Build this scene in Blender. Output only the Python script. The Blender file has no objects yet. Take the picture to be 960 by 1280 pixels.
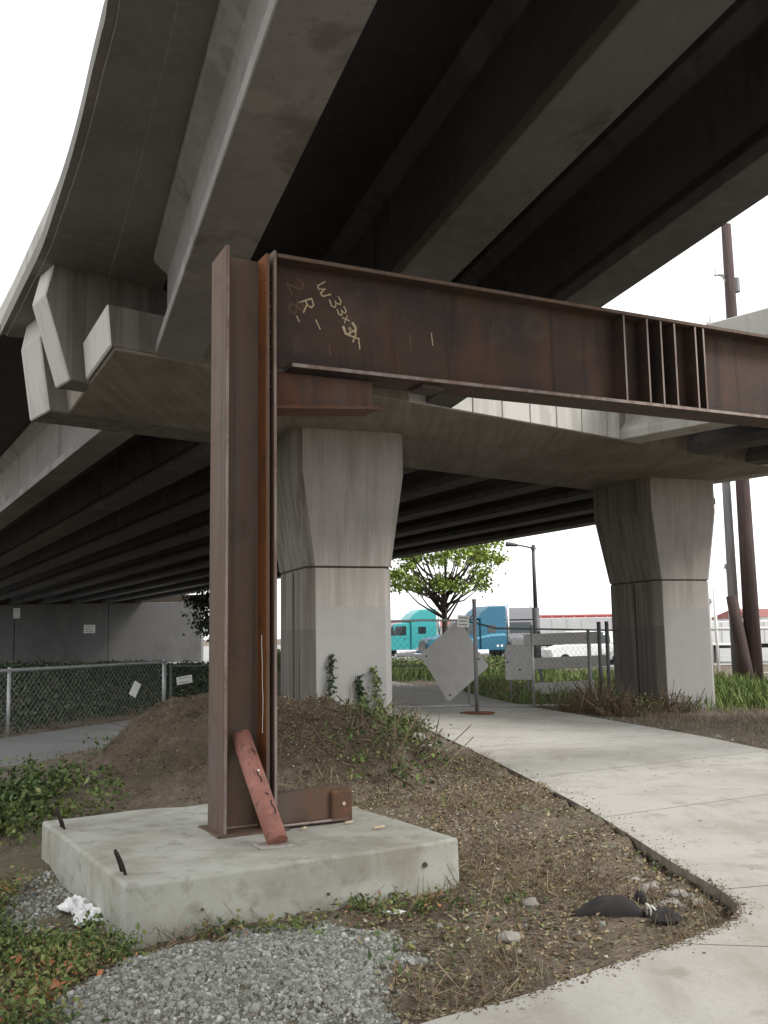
import bpy, bmesh, math, random
import numpy as np
from mathutils import Vector, Matrix

random.seed(7)
rng = np.random.default_rng(7)
SC = bpy.context.scene
COL = SC.collection
R = math.radians

# ------------------------------------------------------------------ camera
cam = bpy.data.cameras.new('camera')
cam.sensor_fit = 'VERTICAL'
cam.sensor_height = 24.0
cam.lens = 22.5
cam.clip_start = 0.05
cam.clip_end = 3000
cam_o = bpy.data.objects.new('camera', cam)
COL.objects.link(cam_o)
_p, _r = math.atan(155 / 1200), R(0.9)
_F = Vector((0, math.cos(_p), math.sin(_p)))
_U = Vector((0, -math.sin(_p), math.cos(_p)))
_X = Vector((1, 0, 0))
_Rc = math.cos(_r) * _X - math.sin(_r) * _U
_Uc = math.sin(_r) * _X + math.cos(_r) * _U
cam_o.matrix_world = Matrix(((_Rc.x, _Uc.x, -_F.x, 0), (_Rc.y, _Uc.y, -_F.y, 0),
                             (_Rc.z, _Uc.z, -_F.z, 1.6), (0, 0, 0, 1)))
SC.camera = cam_o

# ------------------------------------------------------------------ world, sun, exposure
SUN_EL, SUN_AZ = R(44), R(110)          # azimuth clockwise from +Y (north)
w = bpy.data.worlds.new('World')
SC.world = w
w.use_nodes = True
nt = w.node_tree
nt.nodes.clear()
sky = nt.nodes.new('ShaderNodeTexSky')
sky.sky_type = 'NISHITA'
sky.sun_disc = False
sky.sun_elevation = SUN_EL
sky.sun_rotation = SUN_AZ
sky.dust_density = 1.0
sky.air_density = 1.0
hs = nt.nodes.new('ShaderNodeHueSaturation')   # overcast: the cloud layer takes the blue out
hs.inputs['Saturation'].default_value = 0.06
bg = nt.nodes.new('ShaderNodeBackground')
bg.inputs['Strength'].default_value = 0.125
wo = nt.nodes.new('ShaderNodeOutputWorld')
nt.links.new(sky.outputs[0], hs.inputs['Color'])
cl = nt.nodes.new('ShaderNodeMix'); cl.data_type = 'RGBA'
cl.inputs[0].default_value = 0.55
cl.inputs[7].default_value = (7.2, 7.3, 7.3, 1)
nt.links.new(hs.outputs[0], cl.inputs[6])
nt.links.new(cl.outputs[2], bg.inputs['Color'])
nt.links.new(bg.outputs[0], wo.inputs['Surface'])
sl = bpy.data.lights.new('sun', 'SUN')
sl.energy = 1.5
sl.angle = R(18)
sl.color = (1.0, 0.96, 0.9)
so = bpy.data.objects.new('sun', sl)
COL.objects.link(so)
_sd = Vector((math.sin(SUN_AZ) * math.cos(SUN_EL), math.cos(SUN_AZ) * math.cos(SUN_EL), math.sin(SUN_EL)))
so.rotation_euler = _sd.to_track_quat('Z', 'Y').to_euler()
SC.view_settings.view_transform = 'Standard'
SC.view_settings.look = 'None'
SC.view_settings.gamma = 1
SC.view_settings.use_curve_mapping = False
SC.view_settings.exposure = 1.1


# ------------------------------------------------------------------ materials
def mat(name, base, layers=(), rough=0.85, metal=0.0, bump=(), coords='pos', spec=0.3, attr=None, alpha=None):
    """base colour, then noise layers (scale vec, detail, lo, hi, colour, strength) mixed on top."""
    m = bpy.data.materials.new(name)
    m.use_nodes = True
    t = m.node_tree
    N, L = t.nodes, t.links
    bs = N['Principled BSDF']
    bs.inputs['Roughness'].default_value = rough
    bs.inputs['Metallic'].default_value = metal
    bs.inputs['Specular IOR Level'].default_value = spec
    if coords == 'pos':
        g = N.new('ShaderNodeNewGeometry'); src = g.outputs['Position']
    else:
        g = N.new('ShaderNodeTexCoord'); src = g.outputs['Object']
    cur = None
    if attr:
        a = N.new('ShaderNodeAttribute'); a.attribute_name = 'rnd'
        rp = N.new('ShaderNodeValToRGB')
        els = rp.color_ramp.elements
        while len(els) < len(attr): els.new(0.5)
        for i, (pp, c) in enumerate(attr):
            els[i].position = pp; els[i].color = (*c, 1)
        L.new(a.outputs['Fac'], rp.inputs[0]); cur = rp.outputs[0]

    def noise(sc, det, off=0.0):
        mp = N.new('ShaderNodeMapping')
        mp.inputs['Scale'].default_value = sc if hasattr(sc, '__len__') else (sc, sc, sc)
        mp.inputs['Location'].default_value = (off, off * 1.7, off * .6)
        L.new(src, mp.inputs[0])
        n = N.new('ShaderNodeTexNoise')
        n.inputs['Scale'].default_value = 1
        n.inputs['Detail'].default_value = det
        n.inputs['Roughness'].default_value = 0.6
        L.new(mp.outputs[0], n.inputs['Vector'])
        return n.outputs['Fac']
    for i, ly in enumerate(layers):
        if ly[0] == 'below':                      # paint line at a height: ('below', z, colour, strength)
            sx = N.new('ShaderNodeSeparateXYZ'); L.new(src, sx.inputs[0])
            cp = N.new('ShaderNodeMath'); cp.operation = 'LESS_THAN'; cp.inputs[1].default_value = ly[1]
            L.new(sx.outputs['Z'], cp.inputs[0]); f = cp.outputs[0]; col, st = ly[2], ly[3]
        else:
            sc, det, lo, hi, col, st = ly
            mr = N.new('ShaderNodeMapRange')
            mr.inputs[1].default_value = lo; mr.inputs[2].default_value = hi
            L.new(noise(sc, det, 3.1 * i), mr.inputs[0]); f = mr.outputs[0]
        mu = N.new('ShaderNodeMath'); mu.operation = 'MULTIPLY'; mu.inputs[1].default_value = st
        L.new(f, mu.inputs[0])
        mx = N.new('ShaderNodeMix'); mx.data_type = 'RGBA'
        L.new(mu.outputs[0], mx.inputs[0])
        if cur is None: mx.inputs[6].default_value = (*base, 1)
        else: L.new(cur, mx.inputs[6])
        mx.inputs[7].default_value = (*col, 1)
        cur = mx.outputs[2]
    if cur is None: bs.inputs['Base Color'].default_value = (*base, 1)
    else: L.new(cur, bs.inputs['Base Color'])
    prev = None
    for sc, det, st, ds in bump:
        b = N.new('ShaderNodeBump'); b.inputs['Strength'].default_value = st; b.inputs['Distance'].default_value = ds
        L.new(noise(sc, det, 1.3), b.inputs['Height'])
        if prev is not None: L.new(prev, b.inputs['Normal'])
        prev = b.outputs[0]
    if prev is not None: L.new(prev, bs.inputs['Normal'])
    return m


M = {}
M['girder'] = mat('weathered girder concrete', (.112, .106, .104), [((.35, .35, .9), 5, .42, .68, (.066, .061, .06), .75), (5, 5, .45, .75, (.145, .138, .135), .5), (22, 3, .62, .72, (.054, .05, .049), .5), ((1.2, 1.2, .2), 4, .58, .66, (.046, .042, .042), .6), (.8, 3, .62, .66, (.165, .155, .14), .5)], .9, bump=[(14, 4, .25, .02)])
M['deck'] = mat('dark deck soffit concrete', (.052, .049, .052), [((.5, .5, 2), 5, .4, .7, (.034, .032, .034), .7), (6, 4, .5, .75, (.085, .079, .076), .4)], .9, bump=[(10, 4, .2, .02)])  # darkened: shade in the recesses between girders is part of the colour
M['overhang'] = mat('deck overhang concrete', (.25, .24, .225), [((.5, .5, 2), 5, .4, .7, (.16, .152, .142), .75), ((6, 6, .8), 4, .5, .68, (.30, .29, .27), .45), (25, 3, .62, .74, (.12, .11, .1), .5)], .9, bump=[(10, 4, .2, .02)])  # deck concrete made paler to carry the skylight from the open side
M['outer_girder'] = mat('outer girder concrete', (.235, .228, .218), [((.35, .35, .9), 5, .42, .68, (.145, .136, .128), .75), (5, 5, .45, .75, (.29, .275, .25), .5), (22, 3, .62, .72, (.10, .09, .08), .5), ((1.2, 1.2, .2), 4, .58, .66, (.11, .095, .085), .6), (.8, 3, .62, .66, (.31, .30, .28), .5)], .9, bump=[(14, 4, .25, .02)])  # girder concrete lightened, skylight on the outer side put into the colour
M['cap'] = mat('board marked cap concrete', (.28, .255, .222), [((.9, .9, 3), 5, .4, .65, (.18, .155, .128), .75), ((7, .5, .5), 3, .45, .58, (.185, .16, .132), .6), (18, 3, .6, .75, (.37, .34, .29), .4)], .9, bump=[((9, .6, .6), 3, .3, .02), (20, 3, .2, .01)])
M['cap_face'] = mat('pale cap face concrete', (.50, .49, .46), [((3, 3, .4), 4, .48, .68, (.30, .285, .255), .7), (20, 4, .5, .7, (.56, .55, .52), .4)], .9, bump=[(18, 4, .25, .01)])  # paler than the cap: colour includes skylight on exposed faces
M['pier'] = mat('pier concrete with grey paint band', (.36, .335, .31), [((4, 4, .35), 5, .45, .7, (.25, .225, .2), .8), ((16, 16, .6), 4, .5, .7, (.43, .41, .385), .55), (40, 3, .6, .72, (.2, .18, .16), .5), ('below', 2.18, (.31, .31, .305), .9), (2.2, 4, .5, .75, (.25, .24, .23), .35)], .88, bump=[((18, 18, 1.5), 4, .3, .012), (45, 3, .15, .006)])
M['pier_shade_side'] = mat('stained and shaded pier side concrete', (.22, .205, .175), [((5, 5, .25), 5, .42, .62, (.115, .095, .078), .85), ((14, 14, .5), 4, .5, .7, (.28, .265, .235), .5), (1.5, 3, .5, .7, (.15, .155, .125), .4), ('below', 1.75, (.12, .112, .108), .5)], .9, bump=[((18, 18, 1.5), 4, .3, .012)])
M['endwall'] = mat('streaked end wall concrete', (.20, .188, .168), [((5, 5, .25), 5, .42, .62, (.115, .102, .088), .8), ((14, 14, .5), 4, .5, .7, (.25, .235, .21), .5)], .9, bump=[((18, 18, 1.5), 4, .3, .012)])
M['joint'] = mat('dark joint', (.07, .055, .045), rough=.95)
M['slab'] = mat('footing concrete', (.40, .40, .355), [(1.6, 6, .44, .62, (.27, .262, .222), .8), (7, 6, .52, .66, (.22, .205, .165), .65), (75, 3, .62, .74, (.2, .19, .165), .5), (1.1, 5, .56, .68, (.24, .215, .165), .6), ((3, 3, .6), 4, .5, .7, (.47, .47, .43), .5)], .9, bump=[(40, 4, .35, .006), (7, 4, .3, .015)])
M['path'] = mat('path concrete', (.44, .425, .39), [(.7, 6, .45, .65, (.30, .28, .245), .8), (4, 6, .54, .68, (.25, .225, .185), .6), ((2.5, .5, 1), 5, .58, .7, (.29, .27, .235), .6), (70, 2, .64, .72, (.2, .17, .13), .7), (.25, 3, .5, .7, (.48, .47, .44), .5), (28, 4, .5, .7, (.37, .35, .32), .5)], .9, bump=[(60, 3, .3, .005), (6, 4, .2, .01)])
M['path_bed'] = mat('path bedding', (.22, .19, .155), [(9, 4, .4, .6, (.13, .105, .08), .8)], .95)
M['asphalt'] = mat('grey asphalt', (.17, .17, .165), [(1.1, 5, .4, .7, (.12, .12, .115), .7), (50, 2, .55, .7, (.25, .25, .24), .6)], .92, bump=[(70, 2, .3, .006)])
M['yard'] = mat('yard paving', (.30, .30, .29), [(.2, 5, .4, .7, (.22, .22, .21), .7)], .92)
M['soil'] = mat('soil with litter', (.155, .125, .092), [(2.2, 6, .42, .66, (.09, .07, .05), .8), (9, 5, .5, .68, (.24, .20, .15), .7), (1.1, 4, .52, .7, (.10, .105, .045), .55), (45, 3, .58, .7, (.30, .26, .19), .6), (80, 2, .62, .7, (.03, .024, .018), .7)], .97, bump=[(30, 5, .8, .03), (90, 3, .6, .01)])
RUST = [('below', 3.12, (.095, .062, .038), .55), ((2.5, 2.5, .8), 5, .42, .66, (.115, .096, .09), .7), ((9, 9, .5), 5, .5, .68, (.14, .066, .032), .65), ((16, 16, .3), 4, .52, .66, (.05, .042, .04), .6), (4, 5, .55, .75, (.05, .036, .03), .6), (35, 3, .58, .72, (.19, .085, .04), .4)]
M['rust'] = mat('mill scale steel with rust', (.145, .092, .064), RUST, .75, .1, bump=[(30, 5, .25, .006), (6, 4, .2, .01)], spec=.4)
M['rust_beam'] = mat('dark rolled beam steel', (.066, .038, .028), [((.7, .7, 2.2), 5, .42, .6, (.036, .029, .028), .85), ((3.5, 3.5, .9), 5, .54, .70, (.105, .05, .03), .55), ((9, 9, .5), 4, .55, .68, (.026, .02, .019), .7), (2.2, 5, .58, .7, (.10, .075, .058), .5), (40, 3, .6, .72, (.15, .075, .04), .4)], .78, .08, bump=[(25, 5, .22, .006)], spec=.4)
M['rust_orange'] = mat('orange rusted steel', (.19, .066, .02), [((9, 9, .6), 5, .45, .68, (.09, .034, .016), .75), (20, 4, .55, .7, (.26, .10, .03), .5), (3, 4, .55, .7, (.06, .035, .025), .6)], .8, .1, bump=[(40, 4, .3, .004)])
M['rust_bracket'] = mat('brown red bracket steel', (.11, .048, .028), RUST[1:], .75, .1, bump=[(40, 4, .3, .004)])
M['plate'] = mat('scuffed pale steel plate', (.38, .36, .33), [(20, 4, .45, .65, (.22, .15, .10), .7)], .6, .2)
M['rust_lug'] = mat('rust brown lug', (.10, .055, .035), [(14, 4, .52, .68, (.19, .08, .035), .7), (5, 4, .5, .7, (.055, .04, .032), .7)], .85, bump=[(40, 4, .3, .004)])
M['steel_edge'] = mat('flame cut steel edge', (.27, .22, .20), [((9, 9, 2), 5, .42, .62, (.15, .085, .06), .8), (40, 3, .55, .7, (.35, .32, .29), .5)], .6, .2, bump=[((60, 60, 8), 3, .3, .004)], spec=.5)
M['bolt'] = mat('dark bolt steel', (.06, .045, .04), rough=.6, metal=.4)
M['primer'] = mat('salmon primer paint', (.31, .14, .11), [(5, 4, .45, .7, (.225, .09, .07), .75), ((26, 26, 9), 4, .56, .68, (.10, .055, .045), .8), (14, 4, .55, .72, (.42, .20, .155), .6)], .65, bump=[(40, 3, .2, .004)])
M['chalk'] = mat('cream paint stick', (.55, .46, .30), [(60, 3, .45, .6, (.32, .24, .15), .7)], .95)
M['chalk_faint'] = mat('faded paint stick', (.13, .085, .055), [(50, 3, .4, .6, (.11, .07, .05), .8)], .95)
M['black_mark'] = mat('black marker', (.04, .03, .03), rough=.8)
M['whitewire'] = mat('white drip line', (.75, .74, .7), rough=.6)
M['rebar'] = mat('dark rebar', (.035, .03, .028), [(30, 3, .5, .7, (.08, .045, .03), .6)], .7, .3)
M['wood_chip'] = mat('pale wood chip', (.52, .42, .30), [(30, 3, .4, .6, (.38, .29, .19), .6)], .9)
M['cloth'] = mat('white rag', (.80, .80, .80), [(15, 3, .45, .65, (.62, .62, .62), .5)], .9)
M['rubber'] = mat('black rubber', (.030, .027, .027), [(9, 4, .5, .7, (.075, .066, .058), .6)], .9, bump=[(40, 3, .2, .004)])
M['stripe'] = mat('pale plastic', (.62, .60, .54), [(30, 3, .5, .7, (.4, .38, .33), .5)], .7)
M['stone'] = mat('grey crushed stone', (.3, .3, .28), rough=.95, attr=[(0, (.135, .137, .12)), (.5, (.25, .255, .226)), (.9, (.345, .35, .315)), (1, (.50, .50, .47))])
M['clod'] = mat('soil clods', (.13, .10, .07), [(9, 4, .4, .65, (.07, .052, .036), .8), (3, 3, .6, .75, (.25, .23, .2), .6)], .97)
M['rock'] = mat('field rock', (.30, .28, .25), [(9, 5, .4, .65, (.18, .165, .145), .8), (40, 3, .55, .7, (.4, .38, .34), .5)], .95, bump=[(25, 4, .5, .01)])
M['ivy'] = mat('ivy leaves', (.05, .09, .03), rough=.55, attr=[(0, (.014, .026, .013)), (.5, (.03, .05, .022)), (.85, (.05, .078, .033)), (1, (.085, .10, .05))])
M['weed'] = mat('mixed weeds', (.08, .1, .03), rough=.65, attr=[(0, (.035, .055, .018)), (.35, (.08, .12, .036)), (.62, (.155, .20, .055)), (.8, (.24, .25, .09)), (.93, (.24, .17, .09)), (1, (.42, .17, .08))])
M['litter'] = mat('dry leaf litter', (.2, .14, .08), rough=.9, attr=[(0, (.065, .046, .03)), (.3, (.16, .11, .065)), (.6, (.25, .185, .11)), (.8, (.36, .29, .185)), (.9, (.16, .19, .07)), (1, (.50, .45, .34))])
M['straw'] = mat('dry stalks', (.25, .19, .1), rough=.9, attr=[(0, (.085, .06, .045)), (.5, (.19, .14, .095)), (.85, (.32, .26, .16)), (1, (.45, .38, .24))])
M['grass'] = mat('green grass', (.1, .16, .04), rough=.75, attr=[(0, (.05, .09, .02)), (.5, (.11, .17, .04)), (1, (.22, .26, .08))])
M['treeleaf'] = mat('bright tree leaves', (.12, .2, .03), rough=.6, attr=[(0, (.085, .135, .025)), (.5, (.23, .32, .055)), (1, (.38, .44, .10))])
M['darkleaf'] = mat('dark tree leaves', (.03, .05, .02), rough=.6, attr=[(0, (.012, .022, .01)), (.6, (.03, .05, .02)), (1, (.06, .09, .035))])
M['bark'] = mat('bark', (.075, .06, .05), [((8, 8, 2), 4, .4, .65, (.035, .028, .024), .8)], .95, bump=[((20, 20, 5), 4, .5, .02)])
M['galv'] = mat('galvanised steel', (.42, .43, .43), [(12, 4, .45, .65, (.3, .3, .3), .6)], .5, .5)
M['wire'] = mat('galvanised wire', (.27, .28, .28), rough=.55, metal=.4)
M['darkwire'] = mat('dull dark wire', (.10, .105, .11), rough=.6, metal=.4)
M['alu'] = mat('bare aluminium sheet', (.60, .59, .58), [((5, 5, 5), 4, .42, .65, (.50, .49, .48), .6)], .55, .15)
M['tag'] = mat('white plastic tag', (.78, .78, .75), rough=.6)
M['tagprint'] = mat('grey print', (.3, .3, .3), rough=.8)
M['plank'] = mat('weathered white barricade board', (.76, .745, .725), [((1, 14, 14), 3, .45, .65, (.60, .58, .55), .6)], .85)
M['greypost'] = mat('grey painted post', (.2, .2, .21), rough=.6, metal=.3)
M['pole_dark'] = mat('creosote pole', (.085, .06, .058), [((10, 10, .8), 4, .4, .65, (.05, .036, .034), .8)], .95, bump=[((20, 20, 2), 4, .4, .02)])
M['pole_grey'] = mat('grey weathered pole', (.23, .22, .22), [((10, 10, .8), 4, .4, .65, (.16, .15, .15), .8)], .95)
M['wall'] = mat('abutment concrete', (.15, .147, .147), [((.5, .5, .3), 4, .42, .65, (.105, .102, .102), .7), (3, 4, .5, .7, (.18, .175, .17), .4)], .9, bump=[(8, 3, .2, .01)])
M['teal'] = mat('teal truck paint', (.05, .36, .37), rough=.35, coords='obj', spec=.5)
M['blue'] = mat('blue truck paint', (.014, .115, .19), rough=.4, coords='obj', spec=.5)
M['paleblue'] = mat('pale blue stripe paint', (.13, .36, .50), rough=.4)
M['white_paint'] = mat('white paint', (.74, .74, .73), [(1.5, 3, .5, .7, (.64, .63, .62), .5)], .5)
M['offwhite'] = mat('grey white trailer skin', (.5, .5, .5), [(.8, 3, .5, .7, (.42, .42, .42), .5)], .5)
M['red_paint'] = mat('dull red paint', (.30, .045, .04), [(2, 3, .5, .7, (.22, .04, .035), .5)], .5)
M['glass'] = mat('vehicle glass', (.03, .04, .045), rough=.08, spec=.6)
M['chrome'] = mat('chrome', (.6, .6, .62), rough=.2, metal=1.0)
M['dark'] = mat('dark chassis', (.03, .03, .032), rough=.7)
M['tyre'] = mat('tyre rubber', (.022, .022, .022), rough=.85)
M['lamp_white'] = mat('headlamp lens', (.85, .85, .82), rough=.2)
M['redroof'] = mat('far red roofing', (.27, .10, .09), [(.4, 3, .45, .65, (.2, .075, .07), .6)], .8)


# ------------------------------------------------------------------ builders
def link(o): COL.objects.link(o); return o
WORG = {}


def thing(name, label, cat, loc=(0, 0, 0), group=None, kind=None):
    o = bpy.data.objects.new(name, None)
    o.empty_display_size = .2
    link(o)
    o.location = loc
    WORG[o.name] = Vector(loc)
    tag(o, label, cat, group, kind)
    return o


def tag(o, label=None, cat=None, group=None, kind=None):
    if label: o['label'] = label
    if cat: o['category'] = cat
    if group: o['group'] = group
    if kind: o['kind'] = kind
    return o


class MB:
    def __init__(s): s.v = []; s.f = []
    def add(s, vs, fs):
        k = len(s.v); s.v += [tuple(v) for v in vs]; s.f += [tuple(i + k for i in f) for f in fs]; return s
    def hexa(s, b, t):      # four bottom points ccw, four top points
        return s.add(list(b) + list(t), [(3, 2, 1, 0), (4, 5, 6, 7), (0, 1, 5, 4), (1, 2, 6, 5), (2, 3, 7, 6), (3, 0, 4, 7)])
    def box(s, o, a, b, c):  # origin corner and three edge vectors
        o, a, b, c = map(Vector, (o, a, b, c))
        return s.hexa([o, o + a, o + a + b, o + b], [o + c, o + a + c, o + a + b + c, o + b + c])
    def bx(s, x0, x1, y0, y1, z0, z1): return s.box((x0, y0, z0), (x1 - x0, 0, 0), (0, y1 - y0, 0), (0, 0, z1 - z0))
    def prism(s, A, B):      # two matching outlines
        n = len(A)
        return s.add(list(A) + list(B), [tuple(range(n - 1, -1, -1)), tuple(range(n, 2 * n))] + [(i, (i + 1) % n, n + (i + 1) % n, n + i) for i in range(n)])
    def tube(s, path, r, n=8, cap=True):
        path = [Vector(p) for p in path]
        rs = r if hasattr(r, '__len__') else [r] * len(path)
        k = len(s.v)
        up = None
        for i, p in enumerate(path):
            d = (path[min(i + 1, len(path) - 1)] - path[max(i - 1, 0)]).normalized()
            if up is None:
                up = Vector((0, 0, 1)) if abs(d.z) < .9 else Vector((1, 0, 0))
            a = d.cross(up)
            if a.length < 1e-4: a = d.cross(Vector((0, 1, 0)))
            a.normalize(); b = a.cross(d); up = b
            for j in range(n):
                t = 2 * math.pi * j / n
                s.v.append(tuple(p + rs[i] * (math.cos(t) * a + math.sin(t) * b)))
        for i in range(len(path) - 1):
            for j in range(n):
                s.f.append((k + i * n + j, k + i * n + (j + 1) % n, k + (i + 1) * n + (j + 1) % n, k + (i + 1) * n + j))
        if cap:
            s.f.append(tuple(k + j for j in range(n - 1, -1, -1)))
            e = k + (len(path) - 1) * n
            s.f.append(tuple(e + j for j in range(n)))
        return s
    def build(s, name, m, parent=None, smooth=False, bevel=0.0, seg=1, subdiv=0, rough=0.0, rscale=6.0):
        org = WORG.get(parent.name, Vector()) if parent else Vector()
        bm = bmesh.new()
        vs = [bm.verts.new(Vector(v) - org) for v in s.v]
        for f in s.f:
            try: bm.faces.new([vs[i] for i in f])
            except ValueError: pass
        bmesh.ops.recalc_face_normals(bm, faces=bm.faces)
        if bevel:
            es = [e for e in bm.edges if len(e.link_faces) == 2 and e.calc_face_angle(0) > .5]
            bmesh.ops.bevel(bm, geom=es, offset=bevel, segments=seg, affect='EDGES', profile=.5)
        if subdiv:
            bmesh.ops.subdivide_edges(bm, edges=bm.edges, cuts=subdiv, use_grid_fill=True)
        if rough:
            from mathutils import noise as mn
            for v in bm.verts:
                q = (v.co + org) * rscale
                v.co += Vector((mn.noise(q), mn.noise(q + Vector((7, 3, 1))), mn.noise(q + Vector((2, 9, 5))))) * rough
        me = bpy.data.meshes.new(name)
        bm.to_mesh(me); bm.free()
        if smooth:
            for p in me.polygons: p.use_smooth = True
        me.materials.append(m)
        o = bpy.data.objects.new(name, me)
        link(o)
        if parent: o.parent = parent; WORG[o.name] = org
        return o


def npmesh(name, V, Fc, m, rnd=None, parent=None, smooth=False):
    """fast mesh from numpy: V (n,3), Fc (m,k)"""
    me = bpy.data.meshes.new(name)
    k = Fc.shape[1]
    me.vertices.add(len(V)); me.vertices.foreach_set('co', np.ascontiguousarray(V, dtype=np.float32).ravel())
    me.loops.add(Fc.size); me.loops.foreach_set('vertex_index', np.ascontiguousarray(Fc, dtype=np.int32).ravel())
    me.polygons.add(len(Fc))
    me.polygons.foreach_set('loop_start', np.arange(0, Fc.size, k, dtype=np.int32))
    me.polygons.foreach_set('loop_total', np.full(len(Fc), k, dtype=np.int32))
    me.update(calc_edges=True)
    if rnd is not None:
        a = me.attributes.new('rnd', 'FLOAT', 'FACE'); a.data.foreach_set('value', np.asarray(rnd, dtype=np.float32))
    if smooth: me.polygons.foreach_set('use_smooth', np.ones(len(Fc), dtype=bool))
    me.materials.append(m)
    o = bpy.data.objects.new(name, me); link(o)
    if parent: o.parent = parent
    return o


LEAF = (np.array([(0, 0, 0), (.45, .30, .06), (1, 0, -.12), (.45, -.30, .06)], float), np.array([(0, 1, 2), (0, 2, 3)]))
BLADE = (np.array([(0, -.03, 0), (0, .03, 0), (.12, .022, .55), (.12, -.022, .55), (.38, 0, 1)], float), np.array([(0, 1, 2), (0, 2, 3), (3, 2, 4)]))
STALK = (np.array([(-.012, 0, 0), (.012, 0, 0), (.012, .012, 1), (-.012, .012, 1), (0, .02, 0), (0, .03, 1)], float), np.array([(0, 1, 2), (0, 2, 3), (1, 4, 5), (1, 5, 2)]))
_t = (1 + 5 ** .5) / 2
_iv = np.array([(-1, _t, 0), (1, _t, 0), (-1, -_t, 0), (1, -_t, 0), (0, -1, _t), (0, 1, _t), (0, -1, -_t), (0, 1, -_t), (_t, 0, -1), (_t, 0, 1), (-_t, 0, -1), (-_t, 0, 1)], float) / 1.9
_if = np.array([(0, 11, 5), (0, 5, 1), (0, 1, 7), (0, 7, 10), (0, 10, 11), (1, 5, 9), (5, 11, 4), (11, 10, 2), (10, 7, 6), (7, 1, 8), (3, 9, 4), (3, 4, 2), (3, 2, 6), (3, 6, 8), (3, 8, 9), (4, 9, 5), (2, 4, 11), (6, 2, 10), (8, 6, 7), (9, 8, 1)])
STONE = (_iv, _if)


def rotm(yaw, pitch, roll):
    cy, sy, cp, sp, cr, sr = np.cos(yaw), np.sin(yaw), np.cos(pitch), np.sin(pitch), np.cos(roll), np.sin(roll)
    A = np.empty((len(yaw), 3, 3))
    A[:, 0, 0] = cy * cp; A[:, 0, 1] = cy * sp * sr - sy * cr; A[:, 0, 2] = cy * sp * cr + sy * sr
    A[:, 1, 0] = sy * cp; A[:, 1, 1] = sy * sp * sr + cy * cr; A[:, 1, 2] = sy * sp * cr - cy * sr
    A[:, 2, 0] = -sp; A[:, 2, 1] = cp * sr; A[:, 2, 2] = cp * cr
    return A


def scatter(name, tmpl, pos, size, m, tilt=1.0, jitter=0.0, upright=False, rnd=None, parent=None, squash=None):
    pos = np.asarray(pos, float); n = len(pos)
    tv, tf = tmpl
    yaw = rng.uniform(0, 2 * np.pi, n)
    pit = rng.normal(0, tilt, n); rol = rng.normal(0, tilt, n)
    A = rotm(yaw, pit, rol)
    T = np.repeat(tv[None], n, 0)
    if jitter: T = T * (1 + rng.uniform(-jitter, jitter, T.shape))
    if squash is not None: T = T * np.asarray(squash)
    T = T * np.broadcast_to(np.asarray(size, float), (n,))[:, None, None]
    V = np.einsum('nij,nkj->nki', A, T) + pos[:, None, :]
    F = (tf[None] + (np.arange(n) * len(tv))[:, None, None]).reshape(-1, tf.shape[1])
    if rnd is None: rnd = rng.uniform(0, 1, n)
    return npmesh(name, V.reshape(-1, 3), F, m, np.repeat(rnd, len(tf)), parent)


# value noise for terrain, plain numpy
_perm = rng.uniform(-1, 1, (256, 256))


def vnoise(x, y):
    xi, yi = np.floor(x).astype(int), np.floor(y).astype(int)
    fx, fy = x - xi, y - yi
    fx = fx * fx * (3 - 2 * fx); fy = fy * fy * (3 - 2 * fy)
    g = lambda a, b: _perm[a % 256, b % 256]
    return (g(xi, yi) * (1 - fx) + g(xi + 1, yi) * fx) * (1 - fy) + (g(xi, yi + 1) * (1 - fx) + g(xi + 1, yi + 1) * fx) * fy


def fbm(x, y, o=4):
    r, a = 0, 1
    for i in range(o): r = r + a * vnoise(x * 2 ** i + 17 * i, y * 2 ** i + 31 * i); a *= .5
    return r


def sstep(t): t = np.clip(t, 0, 1); return t * t * (3 - 2 * t)


def inpoly(x, y, poly):
    r = np.zeros(np.shape(x), bool); n = len(poly)
    for i in range(n):
        x1, y1 = poly[i]; x2, y2 = poly[(i + 1) % n]
        c = ((y1 > y) != (y2 > y)) & (x < (x2 - x1) * (y - y1) / (y2 - y1 + 1e-12) + x1)
        r ^= c
    return r


# ------------------------------------------------------------------ ground
def base(x, y):
    x = np.asarray(x, float); y = np.asarray(y, float)
    a = sstep((x + 1) / 8.5) * sstep((y - 12) / 13)
    return -.4 * np.maximum(a, sstep((y - 26) / 14))


PL = [(-3.5, .8), (-1.5, 2.55), (-.6, 3.37), (.03, 3.97), (.51, 4.28), (.92, 4.6), (1.4, 4.97), (1.66, 5.2), (1.83, 5.38), (1.94, 5.62), (1.96, 5.95), (1.89, 6.6), (1.82, 7.6), (1.7, 8.96), (1.49, 10.5), (1.19, 12.66), (.72, 15.7), (.25, 18.4), (-.05, 20.7), (-.5, 25), (-1.2, 30), (-2.6, 36), (-5, 43)]
PR = [(1, -7), (4, -5), (6, -3), (7.5, -1), (8.3, 1), (8.6, 2.5), (8.5, 3.8), (8.3, 4.6), (8.0, 5.4), (7.6, 6.2), (7.2, 7.2), (6.6, 8.4), (5.9, 9.8), (5.35, 11.1), (4.9, 12.6), (4.7, 14.6), (4.43, 17.18), (4.17, 19.9), (3.75, 22.3), (2.9, 25.6), (2.1, 30), (1.2, 37), (-.5, 45)]
PATH_POLY = PL + PR[::-1]
LPL = [(-9.0, 9), (-6.35, 16.3), (-5.0, 20.0), (-3.8, 24)]
LPR = [(-6.6, 7.6), (-4.75, 12.3), (-3.3, 17), (-2.3, 22)]
LPATH_POLY = LPL + LPR[::-1]
FENCE0, FENCE1 = np.array((-9.4, 8.3)), np.array((-4.8, 21.0))
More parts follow.
